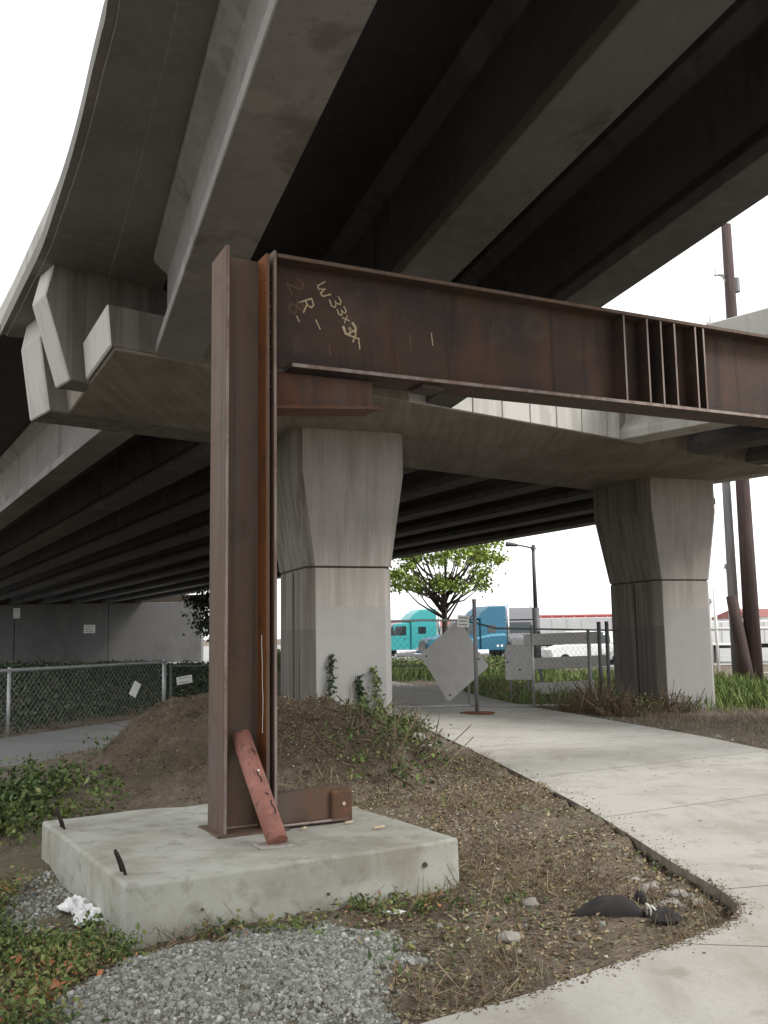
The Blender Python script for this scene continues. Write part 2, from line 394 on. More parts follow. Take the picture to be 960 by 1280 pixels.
_fd = (FENCE1 - FENCE0) / np.linalg.norm(FENCE1 - FENCE0)


def mound(x, y):
    # heap of excavated soil behind the footing: flat-topped ridge
    dx = (x + 1.45) * .93 + (y - 10.5) * .2; dy = (y - 10.75) - .06 * (x + 1.45)
    lx = np.where(dx < 0, 1.95, 2.1); ly = np.where(dy < 0, 1.55, 2.4)
    r = np.sqrt((dx / lx) ** 2 + (dy / ly) ** 2)
    return .84 * sstep(1.0 - (r - .28) / .85)


def bank(x, y):
    q = -(x - FENCE0[0]) * _fd[1] + (y - FENCE0[1]) * _fd[0]
    return .62 * sstep((q - .5) / 5) * (1 - sstep((q - 9) / 6)) * (1 - sstep((x + 5) / 3.5))


def height(x, y):
    x = np.asarray(x, float); y = np.asarray(y, float)
    h = base(x, y) + mound(x, y) * (1 + .16 * fbm(x * 1.6, y * 1.6)) + bank(x, y)
    near = 1 - sstep((y - 16) / 10)
    h = h + near * (.035 * fbm(x * 1.3 + 9, y * 1.3) + .018 * fbm(x * 6, y * 6, 3))
    h = h + (1 - near) * (1 - sstep((y - 50) / 6)) * .05 * fbm(x * .6, y * .6)
    h = h + near * .068 * sstep((y - 6.2) / 2.2) * (x > -6)
    h = h + mound(x, y) * .06 * fbm(x * 7 + 3, y * 7, 3)
    # gravel heap in front
    g = np.sqrt(((x + .62) / .98) ** 2 + ((y - 4.62) / .98) ** 2)
    h = h + .09 * sstep(1.1 - g)
    inn = inpoly(x, y, PATH_POLY) | inpoly(x, y, LPATH_POLY)
    return np.where(inn, base(x, y) - .07, h)


def axis(pts):
    out = []
    for (a, b, st) in pts: out += list(np.arange(a, b, st))
    return np.array(sorted(set(np.round(out, 4))))


gx = axis([(-900, -200, 100), (-200, -40, 16), (-40, -12, 1.2), (-12, -6, .3), (-6, 4.2, .055), (4.2, 12, .25), (12, 40, 1.5), (40, 200, 16), (200, 901, 100)])
gy = axis([(-200, -20, 20), (-20, 2, 1), (2, 14, .055), (14, 24, .16), (24, 50, .6), (50, 200, 8), (200, 1401, 100)])
GX, GY = np.meshgrid(gx, gy, indexing='ij')
GZ = height(GX, GY)
ni, nj = GX.shape
idx = np.arange(ni * nj).reshape(ni, nj)
quads = np.stack([idx[:-1, :-1], idx[1:, :-1], idx[1:, 1:], idx[:-1, 1:]], -1).reshape(-1, 4)
gnd = npmesh('ground', np.stack([GX, GY, GZ], -1).reshape(-1, 3), quads, M['soil'], smooth=True)
at_ = gnd.data.attributes.new('heap', 'FLOAT', 'POINT')
at_.data.foreach_set('value', np.clip(mound(GX, GY) * 3.2 + .25 * fbm(GX * 3, GY * 3), 0, 1).ravel().astype(np.float32))
_t = M['soil'].node_tree
_b = _t.nodes['Principled BSDF']
_src = _b.inputs['Base Color'].links[0].from_socket
_a = _t.nodes.new('ShaderNodeAttribute'); _a.attribute_name = 'heap'
_m = _t.nodes.new('ShaderNodeMix'); _m.data_type = 'RGBA'; _m.blend_type = 'MULTIPLY'
_m.inputs[7].default_value = (.60, .56, .52, 1)           # freshly dug, damp soil
_t.links.new(_a.outputs['Fac'], _m.inputs[0]); _t.links.new(_src, _m.inputs[6]); _t.links.new(_m.outputs[2], _b.inputs['Base Color'])
tag(gnd, kind='structure')


def ribbon(L, Rr, lift, thick, name, m, parent, across=4):
    """strip of paving between two matching edge lines, following the ground, with side walls"""
    n = len(L)
    V, F = [], []
    for i in range(n):
        for k in range(across + 1):
            t = k / across
            x = L[i][0] * (1 - t) + Rr[i][0] * t; y = L[i][1] * (1 - t) + Rr[i][1] * t
            z = float(base(x, y)) + lift
            V.append((x, y, z)); 
    top = len(V)
    V += [(x, y, z - thick) for x, y, z in V]
    c = across + 1
    for i in range(n - 1):
        for k in range(across):
            F.append((i * c + k, i * c + k + 1, (i + 1) * c + k + 1, (i + 1) * c + k))
    per = [k for k in range(c)] + [i * c + across for i in range(1, n)] + [(n - 1) * c + k for k in range(across - 1, -1, -1)] + [i * c for i in range(n - 2, 0, -1)]
    for a, b in zip(per, per[1:] + per[:1]): F.append((b, a, a + top, b + top))
    mb = MB(); mb.add(V, F)
    o = mb.build(name, m, parent, bevel=0)
    o.data.materials.append(M['path_bed'])       # sides stay soil stained
    for p_ in o.data.polygons:
        if abs(p_.normal.z) < .5: p_.material_index = 1
    return o


def densify(P, k):
    """Catmull-Rom, k steps per segment"""
    out = []
    for i in range(len(P) - 1):
        p0, p1, p2, p3 = (np.array(P[max(i - 1, 0)]), np.array(P[i]), np.array(P[i + 1]), np.array(P[min(i + 2, len(P) - 1)]))
        for j in range(k):
            t = j / k
            out.append(tuple(.5 * (2 * p1 + (p2 - p0) * t + (2 * p0 - 5 * p1 + 4 * p2 - p3) * t * t + (3 * p1 - p0 - 3 * p2 + p3) * t ** 3)))
    out.append(P[-1])
    return out


dl, dr = densify(PL, 4), densify(PR, 4)
pbed = ribbon(dl, dr, .012, .10, 'path', M['path_bed'], None)
tag(pbed, kind='structure')
cuts = [0, 12, 24, 40, 50, 56, 61, 66, 71, 76, 82, 88]
for a, b in zip(cuts, cuts[1:]):
    L_, R_ = list(dl[a:b + 1]), list(dr[a:b + 1])
    # a saw joint between neighbouring pours
    def pull(P, Q, d):
        v = np.array(Q) - np.array(P); return tuple(np.array(P) + v / np.linalg.norm(v) * d)
    L_[0] = pull(L_[0], L_[1], .007); R_[0] = pull(R_[0], R_[1], .007)
    L_[-1] = pull(L_[-1], L_[-2], .007); R_[-1] = pull(R_[-1], R_[-2], .007)
    o = ribbon(L_, R_, .075, .13, 'paving_slab', M['path'], pbed)
lp = ribbon(densify(LPL, 8), densify(LPR, 8), .02, .12, 'asphalt_path', M['asphalt'], None)
tag(lp, kind='structure')
mb = MB(); mb.add([(-70, 56, -.37), (160, 56, -.37), (160, 260, -.37), (-70, 260, -.37)], [(0, 1, 2, 3)])
tag(mb.build('truck_yard', M['yard']), kind='structure')

# ------------------------------------------------------------------ elevated road
UV = lambda u, s, z: Vector((.943 * u - .333 * s, .333 * u + .943 * s, z))      # ramp frame: u across, s along
CT = lambda t, p, z: Vector((.785 * t - .62 * p, .62 * t + .785 * p, z))         # bent frame: t along the cap, p across
ZB = 5.57


def igirder(name, m, parent, P0, P1, side, z0, z1, h=1.78, w=.66):
    """precast I girder: bottom centreline from P0 to P1, 'side' the unit vector across it"""
    prof = [(-w / 2, 0), (w / 2, 0), (w / 2, .17), (.11, .42), (.11, h - .34), (w / 2 - .02, h - .16), (w / 2 - .02, h), (-w / 2 + .02, h), (-w / 2 + .02, h - .16), (-.11, h - .34), (-.11, .42), (-w / 2, .17)]
    ring = lambda P, z: [Vector((P[0], P[1], z)) + Vector(side) * a + Vector((0, 0, b)) for a, b in prof]
    mb = MB(); mb.prism(ring(P0, z0), ring(P1, z1))
    return mb.build(name, m, parent, bevel=.012)


usid = Vector((.943, .333, 0))
ramp = thing('overpass_ramp', 'elevated concrete ramp overhead, above the rusty steel beam', 'overpass', UV(4, 0, 0))
for u in (1.70, 4.12, 6.42):
    sc = 13.05 + .341 * u
    z_of = lambda s: ZB + .04 * (sc - s) + .02
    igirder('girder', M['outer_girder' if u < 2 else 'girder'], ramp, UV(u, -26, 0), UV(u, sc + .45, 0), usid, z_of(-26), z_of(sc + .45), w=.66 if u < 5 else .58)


def zdeck(s): return 7.35 + .04 * (14.4 - s) if s < 14.4 else 7.35 - .0105 * (s - 14.4)


EDGE = [(.42, -26), (.44, 0), (.42, 6), (.40, 8.7), (.367, 9.32), (.311, 9.95), (.226, 11.0), (.118, 12.06), (-.06, 13.5), (-.22, 14.7), (-.54, 16.57), (-.94, 18.9)]
EDGE = [EDGE[0], EDGE[1]] + densify(EDGE[1:], 5)[1:]
mb = MB()
n = len(EDGE)
V = []
for u, s in EDGE:
    z = zdeck(s)
    V += [UV(1.70, s, z + .08), UV(1.72, s, z + .0), UV(7.6, s, z), UV(7.6, s, z + .26), UV(1.70, s, z + .30)]
F = []
for i in range(n - 1):
    for k in range(5): F.append((i * 5 + k, i * 5 + (k + 1) % 5, (i + 1) * 5 + (k + 1) % 5, (i + 1) * 5 + k))
F += [(0, 1, 2, 3, 4), tuple((n - 1) * 5 + k for k in (4, 3, 2, 1, 0))]
mb.add(V, F)
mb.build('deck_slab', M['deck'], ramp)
mb = MB(); V = []
for u, s in EDGE:
    z = zdeck(s)
    V += [UV(u, s, z + .05), UV(u + .10, s, z + .05), UV(u + .11, s, z + .02), UV(1.02 + .3 * (u - .4), s, z + .02), UV(1.03 + .3 * (u - .4), s, z + .002), UV(1.69, s, z + .002), UV(1.69, s, z + .30), UV(u, s, z + .30)]
F = []
for i in range(n - 1):
    for k in range(8): F.append((i * 8 + k, i * 8 + (k + 1) % 8, (i + 1) * 8 + (k + 1) % 8, (i + 1) * 8 + k))
F += [tuple(range(8)), tuple((n - 1) * 8 + k for k in range(7, -1, -1))]
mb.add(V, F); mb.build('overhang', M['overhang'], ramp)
# parapet along the outer edge and on the inner edge
for side in (0, 1):
    mb = MB(); V = []; F = []
    PE = EDGE + ([(-2.0, 24.5), (-3.9, 34.5), (-7.7, 54.5), (-12.6, 80)] if side == 0 else [])
    for u, s in PE:
        z = zdeck(s) + (.30 if side == 0 else .262)
        a = u + .20 if side == 0 else 7.57
        sg = 1 if side == 0 else -1
        V += [UV(a, s, z), UV(a + sg * .36, s, z), UV(a + sg * .2, s, z + .82), UV(a, s, z + .82)]
    for i in range(len(PE) - 1):
        for k in range(4): F.append((i * 4 + k, i * 4 + (k + 1) % 4, (i + 1) * 4 + (k + 1) % 4, (i + 1) * 4 + k))
    F += [(0, 1, 2, 3), tuple((len(PE) - 1) * 4 + k for k in (3, 2, 1, 0))]
    mb.add(V, F); mb.build('parapet', M['cap_face'], ramp)

# second ramp that forks off to the right beyond the gap
bd, bv = Vector((.70, -.714, 0)), Vector((.714, .70, 0))
B0 = Vector((4.94, 19.64, 0))
fork = thing('overpass_fork', 'second concrete ramp forking off to the right beyond the rusty beam', 'overpass', B0)
for k in range(3):
    c = B0 + bv * (.33 + 2.35 * k)
    # start on the cap front line p = 12.35
    d0 = (12.35 - (-.62 * c.x + .785 * c.y)) / (-.62 * bd.x + .785 * bd.y)
    a = c + bd * (d0 - .3); b = c + bd * 34
    igirder('girder', M['cap_face'] if k == 0 else M['girder'], fork, a, b, bv, ZB, ZB + .35, h=1.0)  # outermost girder gets the pale concrete with skylight painted in
mb = MB()
a, b = B0 - bv * .62 + bd * .5, B0 - bv * .62 + bd * 34
ww = bv * 7.2
mb.hexa([a + Vector((0, 0, 6.60)), b + Vector((0, 0, 6.95)), b + ww + Vector((0, 0, 6.95)), a + ww + Vector((0, 0, 6.60))],
        [a + Vector((0, 0, 6.86)), b + Vector((0, 0, 7.21)), b + ww + Vector((0, 0, 7.21)), a + ww + Vector((0, 0, 6.86))])
mb.build('deck_slab', M['deck'], fork)
mb = MB()
a, b = a - bv * .03 + Vector((0, 0, 6.80)), b - bv * .03 + Vector((0, 0, 7.15))
mb.hexa([a, b, b + bv * .3, a + bv * .3], [v + Vector((0, 0, .52)) for v in (a, b, b + bv * .2, a + bv * .2)])
mb.build('parapet', M['cap_face'], fork, bevel=.02)

# bent: cap beam with its end blocks, on two flared piers
bent = thing('pier_bent', 'wide concrete cap beam on two flared piers carrying the elevated ramps', 'bridge pier', CT(13, 14.8, 0))
p0, p1 = 12.35, 17.35
mb = MB()
V = [CT(5.06, p0, ZB), CT(22.6, p0, ZB), CT(27.5, p0, ZB + .75), CT(27.5, p0, 6.6), CT(5.0, p0, 6.15)]
W = [CT(6.10, p1, ZB), CT(22.6, p1, ZB), CT(27.5, p1, ZB + .75), CT(27.5, p1, 6.6), CT(6.0, p1, 6.15)]
mb.prism(V, W)
cap = mb.build('cap_beam', M['cap'], bent, bevel=.02)
# front face panels in the open gap between the ramps, skylight painted in pale
mb = MB()
ts = [10.3, 11.05, 11.8, 12.55, 13.3, 14.05, 14.8, 15.6, 16.0]
for a, b in zip(ts, ts[1:]):
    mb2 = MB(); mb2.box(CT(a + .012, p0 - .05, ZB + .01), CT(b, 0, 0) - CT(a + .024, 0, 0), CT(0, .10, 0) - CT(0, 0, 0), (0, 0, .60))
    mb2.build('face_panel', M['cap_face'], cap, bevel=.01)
def skylit_end(o):                            # skylight painted in: outer end face paler than the front
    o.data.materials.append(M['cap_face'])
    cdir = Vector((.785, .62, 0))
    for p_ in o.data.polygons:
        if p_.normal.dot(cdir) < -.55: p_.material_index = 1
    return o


# tall cross walls at the beam end
V = lambda p, z0, tb, tk, tt, zk=6.85, zt=7.42, te=11.3: [CT(tb, p, z0), CT(te, p, z0), CT(te, p, zt), CT(tt, p, zt), CT(tk, p, zk)]
mb = MB(); mb.prism(V(14.25, ZB + .002, 5.13, 4.72, 4.85), V(14.85, ZB + .002, 5.13, 4.72, 4.85)); skylit_end(mb.build('end_wall', M['endwall'], cap, bevel=.02))
mb = MB(); mb.prism(V(16.36, ZB - .004, 5.55, 5.35, 5.45), V(17.36, ZB - .004, 5.55, 5.35, 5.45)); skylit_end(mb.build('end_wall', M['endwall'], cap, bevel=.02))
mb = MB(); mb.prism([CT(4.99, p0 - .02, ZB + .03), CT(5.85, p0 - .02, ZB + .03), CT(5.85, p0 - .02, 6.2), CT(4.93, p0 - .02, 6.2)],
                    [CT(5.37, 14.2, ZB + .03), CT(5.85, 14.2, ZB + .03), CT(5.85, 14.2, 6.2), CT(5.31, 14.2, 6.2)]); skylit_end(mb.build('bearing_block', M['endwall'], cap, bevel=.025))


def pier(P, zg):
    e1, e2 = Vector((.943, .333, 0)), Vector((-.333, .943, 0))
    P = P - e1 * .17
    a, b, ch = 1.74, 2.3, .17
    def outline(g1, g2f, g2b, z, c=ch):
        x0, x1, y0, y1 = -g1, a + g1, -g2f, b + g2b
        pts = [(x0 + c, y0), (x1 - c, y0), (x1, y0 + c), (x1, y1 - c), (x1 - c, y1), (x0 + c, y1), (x0, y1 - c), (x0, y0 + c)]
        return [P + e1 * x + e2 * y + Vector((0, 0, z)) for x, y in pts]
    zj = 2.90
    def faces(o):       # narrow and rear sides: dirt streaks, plus shade painted in as darker concrete
        o.data.materials.append(M['pier_shade_side'])
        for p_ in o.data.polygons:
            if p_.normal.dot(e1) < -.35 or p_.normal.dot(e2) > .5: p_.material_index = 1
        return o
    mb = MB(); mb.prism(outline(0, 0, 0, zg - .6), outline(0, 0, 0, zj))
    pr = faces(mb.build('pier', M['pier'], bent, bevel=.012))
    mb = MB(); mb.prism(outline(-.02, -.02, -.02, zj), outline(-.02, -.02, -.02, zj + .035)); mb.build('joint', M['joint'], pr)
    mb = MB()
    A, B, C = outline(.012, .012, .012, zj + .035), outline(.27, .10, .25, 4.75), outline(.27, .10, .25, ZB + .02)
    mb.add(A + B + C, [tuple(range(7, -1, -1)), tuple(range(16, 24))] + [(r * 8 + i, r * 8 + (i + 1) % 8, r * 8 + 8 + (i + 1) % 8, r * 8 + 8 + i) for r in (0, 1) for i in range(8)])
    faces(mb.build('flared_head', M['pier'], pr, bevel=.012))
    # recessed form strip with a long rust-brown stain on the narrow side
    for z0_, z1_, yy in ((zg + .3, 2.85, .55), (zg + .3, 2.85, .95)):
        mb = MB(); mb.box(P + e1 * -.012 + e2 * yy + Vector((0, 0, z0_)), e2 * .07, e1 * .02, (0, 0, z1_ - z0_)); mb.build('form_strip', M['joint'] if yy > .6 else M['pier_shade_side'], pr)
    return pr


pier(Vector((-1.32, 18.15, 0)), 0.0)
pier(Vector((7.12, 24.75, 0)), -.37)

# wide span beyond the bent, down to the abutment
d2, w2 = Vector((-.503, .864, 0)), Vector((.864, .503, 0))
span = thing('overpass_span', 'wide concrete span beyond the flared piers, leading to the grey abutment wall', 'overpass', (0, 40, 0))
for k in range(9):
    wv = 4.73 + 2.4 * k
    c = w2 * wv
    q0 = (p1 - .15 - (-.62 * c.x + .785 * c.y)) / (-.62 * d2.x + .785 * d2.y)
    a = c + d2 * q0
    q1 = (85.6 - c.y) / d2.y
    b = c + d2 * q1
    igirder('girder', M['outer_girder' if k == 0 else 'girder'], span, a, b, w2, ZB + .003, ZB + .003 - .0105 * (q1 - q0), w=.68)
mb = MB()
zs, ze = 7.36, 6.62
A0 = w2 * 2.62; A1 = w2 * 24.9
qa = lambda c, p: (p - (-.62 * c.x + .785 * c.y)) / (-.62 * d2.x + .785 * d2.y)
a, b = A0 + d2 * ((17.45 - A0.y) / d2.y), A1 + d2 * qa(A1, 14.4)
c_, d_ = A1 + d2 * ((88 - A1.y) / d2.y), A0 + d2 * ((88 - A0.y) / d2.y)
vz = lambda v, z: Vector((v.x, v.y, z))
mb.hexa([vz(a, zs), vz(b, zs), vz(c_, ze), vz(d_, ze)], [vz(a, zs + .25), vz(b, zs + .25), vz(c_, ze + .25), vz(d_, ze + .25)])
mb.build('deck_slab', M['deck'], span)
for P_, Q_, sg in ((b, c_, -1),):
    mb = MB(); P2, Q2 = P_ + d2 * (.4 if sg == 1 else 4), Q_
    if sg == 1: P2, Q2 = P2 + w2 * .17, Q2 + w2 * .17
    mb.hexa([vz(P2, zs + .22), vz(Q2, ze + .25), vz(Q2 + w2 * .3 * sg, ze + .25), vz(P2 + w2 * .3 * sg, zs + .22)], [vz(P2, zs + 1.05), vz(Q2, ze + 1.08), vz(Q2 + w2 * .2 * sg, ze + 1.08), vz(P2 + w2 * .2 * sg, zs + 1.05)])
    mb.build('parapet', M['cap_face'], span)

# abutment wall
wall = thing('abutment_wall', 'long grey concrete abutment wall under the far end of the span at left', 'wall', (-45, 85, -.5))
for i in range(9):
    x0 = -90.4 + i * 8.25; x1 = x0 + 8.2
    mb = MB(); mb.bx(x0, x1, 85, 86, -.9, 4.86); mb.build('wall_panel', M['wall'], wall, bevel=.03)
mb = MB(); mb.bx(-90.4, -16.1, 85.3, 87, 4.86, 5.5); mb.build('bearing_seat', M['joint'], wall)


def sign_plate(name, label, cat, x, y, z, w_, h_, yaw, tilt, group=None, m='tag', prints=0):
    t = thing(name, label, cat, (0, 0, 0), group)
    MB().bx(-w_ / 2, w_ / 2, -.006, .006, -h_ / 2, h_ / 2).build('panel', M[m], t, bevel=.003)
    for k in range(prints):
        zz = h_ * (.28 - .56 * k / max(prints - 1, 1))
        MB().bx(-w_ * .36, w_ * (.36 - .12 * (k % 2)), -.0085, -.0062, zz - h_ * .05, zz + h_ * .05).build('print', M['tagprint'], t)
    t.location = (x, y, z); t.rotation_euler = (0, tilt, yaw)
    return t


sign_plate('wall_sign', 'small white landscape sign fixed on the grey abutment wall', 'sign', -26.05, 84.97, 2.62, 1.0, .72, 0, 0, prints=3)
sign_plate('wall_notice', 'narrow pale notice high on the abutment wall at the far left edge', 'sign', -32.5, 84.97, 4.1, .6, .9, 0, 0)

# ------------------------------------------------------------------ steel frame on its footing
E = Vector((.883, .469, 0)).normalized()
Nn = Vector((E.y, -E.x, 0))
C0 = Vector((-1.10, 6.57, 0))
SP = lambda e, n_, z: C0 + E * e + Nn * n_ + Vector((0, 0, z))     # e along the beam, n_ towards the viewer


def sbox(mb, e0, e1, n0, n1, z0, z1):
    return mb.box(SP(e0, n0, z0), E * (e1 - e0), Nn * (n1 - n0), (0, 0, z1 - z0))


ZS = .30
foot = thing('concrete_footing', 'square pale concrete footing block on the ground under the rusty column', 'footing', (-.9, 6.8, 0))
fl = Vector((-1.40, 5.32, 0)); fa = Vector((.862, .507, 0)); fb = Vector((-.507, .862, 0))
mb = MB(); mb.box(fl + Vector((0, 0, -.25)), fa * 2.15, fb * 2.24, (0, 0, ZS + .25))
blk = mb.build('block', M['slab'], foot, bevel=.018, seg=2, subdiv=9, rough=.012, rscale=3.5)
for k, (aa, z_) in enumerate(((1.88, .17), (1.2, .09), (.42, .12))):
    mb = MB(); c = fl + fa * aa + Vector((0, 0, z_)); mb.tube([c - fb * .012, c + fb * .03], .016 if k == 0 else .008, 10); mb.build('tie_hole', M['joint'], foot)
for k, (bb, aa) in enumerate(((.30, .07), (1.85, .07))):
    c = fl + fa * aa + fb * bb + Vector((0, 0, ZS))
    pts = []
    for j in range(13):
        t = math.pi * j / 12
        pts.append(c + fb * (.040 * math.cos(t)) - fa * (.055 * math.sin(t) ** .8) + Vector((0, 0, .15 * max(0, math.sin(t)) ** .6 - .02)))
    tag(MB().tube(pts, .0085, 6).build('lifting_loop', M['rebar'], foot, smooth=True), ('front bent rebar loop at the left edge', 'rear bent rebar loop at the left edge')[k])

frame = thing('steel_frame', 'rust brown steel column and long I beam standing on the concrete footing', 'steel frame', SP(.18, -.17, ZS))
ZT = 4.40
ZBm0, ZBm1 = 3.55, 4.40
BW = .33                                   # flange width


def edged(o, second, axis=None, lim=.9):
    """flame-cut front edges of a plate get their own steel"""
    o.data.materials.append(M[second])
    for p_ in o.data.polygons:
        if p_.normal.dot(Nn) > lim: p_.material_index = 1
    return o


mb = MB(); sbox(mb, .03, .305, -.185, -.165, ZS + .02, ZT - .02)
column = mb.build('column', M['rust'], frame)
mb = MB(); mb.hexa([SP(0, -BW, ZS + .01), SP(.03, -BW, ZS + .01), SP(.03, 0, ZS + .01), SP(0, 0, ZS + .01)], [SP(0, -BW, ZT - .02), SP(.03, -BW, ZT - .02), SP(.03, 0, ZT), SP(0, 0, ZT)])
edged(mb.build('flange', M['rust'], column, bevel=.004), 'steel_edge')
mb = MB(); sbox(mb, .305, .333, -BW, 0, ZS + .01, ZT - .01)
edged(mb.build('flange', M['rust_orange'], column, bevel=.004), 'rust')
mb = MB(); sbox(mb, .362, .385, -BW - .01, .006, ZS + .012, ZT + .02)
edged(mb.build('end_plate', M['rust'], column, bevel=.003), 'steel_edge')
for k in range(11):
    z_ = 3.30 + k * .10
    mb = MB(); mb.tube([SP(.330, -.035, z_), SP(.365, -.035, z_)], .015, 6); mb.build('bolt', M['bolt'], column)
for z_ in np.arange(.5, 3.2, .30):
    mb = MB(); sbox(mb, .331, .364, -.10, -.06, z_, z_ + .12); mb.build('spacer', M['bolt'], column)
mb = MB(); sbox(mb, -.05, .46, -BW - .06, .05, ZS - .01, ZS + .014); mb.build('base_plate', M['rust'], column, bevel=.003)
mb = MB(); mb.tube([SP(.035, -.163, ZS + .018), SP(.30, -.163, ZS + .018)], .010, 6); mb.build('weld_bead', M['steel_edge'], column)
pts = [SP(.300, -.060 + .010 * math.sin(z_ * 7) + .004 * math.sin(z_ * 23), z_) for z_ in np.linspace(.95, 1.62, 18)]
mb = MB(); mb.tube(pts, .0028, 5); mb.build('paint_drip', M['whitewire'], column)

SL = .0155                               # the beam climbs very slightly to the right


def bm_box(mb, e0, e1, n0, n1, z0, z1, s0=None):
    P = [SP(e0, n0, z0 + SL * e0), SP(e1, n0, z0 + SL * e1), SP(e1, n1, z0 + SL * e1), SP(e0, n1, z0 + SL * e0)]
    return mb.hexa(P, [v + Vector((0, 0, z1 - z0)) for v in P])


EL = 11.30
mb = MB(); bm_box(mb, .395, EL, -.178, -.160, ZBm0 + .032, ZBm1 - .03)
beam = mb.build('beam', M['rust_beam'], frame)
for e0, z0, z1 in ((.39, ZBm1 - .034, ZBm1), (.505, ZBm0, ZBm0 + .034)):
    mb = MB(); bm_box(mb, e0, EL, -BW, 0, z0, z1)
    edged(mb.build('flange', M['rust_beam'], beam, bevel=.004), 'steel_edge' if z0 < 4 else 'rust')
    zz = z1 + .001 if z0 < 4 else z0 - .001
    mb = MB(); P = [SP(e_, -.158, zz + SL * e_) for e_ in (e0 + .02, EL)]; mb.tube(P, .009, 5); mb.build('fillet', M['rust_beam'], beam)
for e_ in (3.714, 3.99, 4.156, 4.325, 4.589, 4.693):
    mb = MB(); bm_box(mb, e_ - .009, e_ + .009, -.161, -.008, ZBm0 + .035, ZBm1 - .035)
    edged(mb.build('stiffener', M['rust_beam'], beam), 'steel_edge')
    mb = MB(); bm_box(mb, e_ - .009, e_ + .009, -BW + .01, -.177, ZBm0 + .035, ZBm1 - .035); mb.build('stiffener', M['rust_beam'], beam)
# seat bracket under the beam
mb = MB()
mb.hexa([SP(.387, -.18, 3.27), SP(1.235, -.18, 3.345), SP(1.235, -.15, 3.345), SP(.387, -.15, 3.27)], [SP(.387, -.18, 3.552), SP(1.235, -.18, 3.565), SP(1.235, -.15, 3.565), SP(.387, -.15, 3.552)])
mb.hexa([SP(.387, -.30, 3.245), SP(1.24, -.30, 3.32), SP(1.24, -.03, 3.32), SP(.387, -.03, 3.245)], [SP(.387, -.30, 3.268), SP(1.24, -.30, 3.343), SP(1.24, -.03, 3.343), SP(.387, -.03, 3.268)])
mb.build('seat_bracket', M['rust_bracket'], beam)
mb = MB(); sbox(mb, 1.64, 1.84, -.28, -.06, 3.545, 3.575); mb.build('shim_plate', M['bolt'], beam)

# paint-stick writing on the web: strokes in web coordinates (e, z)
def stroke(pts, m='chalk', w_=.012):
    pts = [SP(a, -.1590, b) for a, b in pts]
    up = Vector((0, 0, 1))
    mb = MB()
    for a, b in zip(pts, pts[1:]):
        d = (b - a)
        if d.length < 1e-5: continue
        d.normalize(); s_ = d.cross(Nn).normalized() * w_ * .5
        a_, b_ = a - d * w_ * .3, b + d * w_ * .3
        mb.box(a_ - s_ - Nn * .001, b_ - a_, s_ * 2, Nn * .0022)
    return mb.v, mb.f


def glyph(shape, cx, cz, size, rot, m, w_=.012):
    G = {'w': [[(-.5, .35), (-.42, -.35), (-.15, -.4), (0, .1), (.15, -.4), (.42, -.35), (.5, .35)]],
         '3': [[(-.35, .45), (.1, .5), (.32, .3), (.1, .03), (-.1, .0), (.15, -.03), (.38, -.25), (.15, -.5), (-.35, -.42)]],
         'x': [[(-.35, .4), (.35, -.4)], [(.35, .4), (-.35, -.4)]],
         '1': [[(0, .5), (0, -.5)]], '-': [[(-.5, 0), (.5, 0)]],
         '8': [[(.0, .02), (-.3, .25), (0, .5), (.3, .25), (0, .02), (-.34, -.25), (0, -.5), (.34, -.25), (0, .02)]],
         'r': [[(-.3, -.5), (-.25, .5), (.2, .45), (.3, .2), (.1, .02), (-.25, .0)], [(.0, .0), (.4, -.5)]],
         '2': [[(-.35, .3), (-.1, .5), (.25, .4), (.25, .1), (-.35, -.5), (.4, -.48)]],
         'y': [[(-.35, .5), (0, 0)], [(.4, .5), (-.25, -.55)]]}[shape]
    c, s_ = math.cos(rot), math.sin(rot)
    mb = MB()
    for line in G:
        v, f = stroke([(cx + size * (x * c - y * s_), cz + size * (x * s_ + y * c)) for x, y in line], m, w_)
        mb.add(v, f)
    return mb.build('chalk_mark', M[m], beam)


r0 = R(-62)
for g, x, z_, s_, m_, w_ in (('w', .838, 4.25, .105, 'chalk', .010), ('3', .935, 4.165, .095, 'chalk', .009), ('3', .988, 4.10, .075, 'chalk', .009), ('x', 1.022, 4.04, .06, 'chalk', .009),
                             ('3', 1.056, 3.965, .105, 'chalk', .020), ('x', 1.096, 3.905, .075, 'chalk', .012), ('1', 1.135, 3.86, .085, 'chalk', .010),
                             ('r', .695, 4.11, .115, 'chalk', .011), ('-', .785, 3.965, .075, 'chalk', .009), ('2', .606, 4.24, .13, 'chalk_faint', .014), ('8', .606, 4.075, .13, 'chalk_faint', .014),
                             ('-', .62, 3.985, .045, 'chalk', .009), ('1', 1.797, 3.985, .10, 'chalk', .007), ('1', .881, 3.78, .10, 'chalk_faint', .012), ('1', 1.594, 3.93, .12, 'chalk_faint', .012)):
    glyph(g, x, z_, s_, r0 if g not in '1' else R(6), m_, w_)

# base stub bolted against the column foot
mb = MB(); sbox(mb, .387, .955, -.07, -.052, ZS + .02, ZS + .235); sbox(mb, .387, .93, -.16, .0, ZS + .016, ZS + .034); sbox(mb, .387, .955, -.17, -.071, ZS + .215, ZS + .235)
stub = mb.build('base_stub', M['rust'], column)
mb = MB(); sbox(mb, .80, .968, -.058, -.015, ZS - .002, ZS + .225); mb.build('end_lug', M['rust_lug'], stub, bevel=.022, seg=3)
mb = MB(); mb.tube([SP(.895, -.018, ZS + .13), SP(.895, -.008, ZS + .13)], .014, 8); mb.build('hole', M['wood_chip'], stub)
mb = MB(); mb.tube([SP(.40, .002, ZS + .026), SP(.79, .002, ZS + .026)], .009, 6); mb.build('weld_edge', M['steel_edge'], stub)

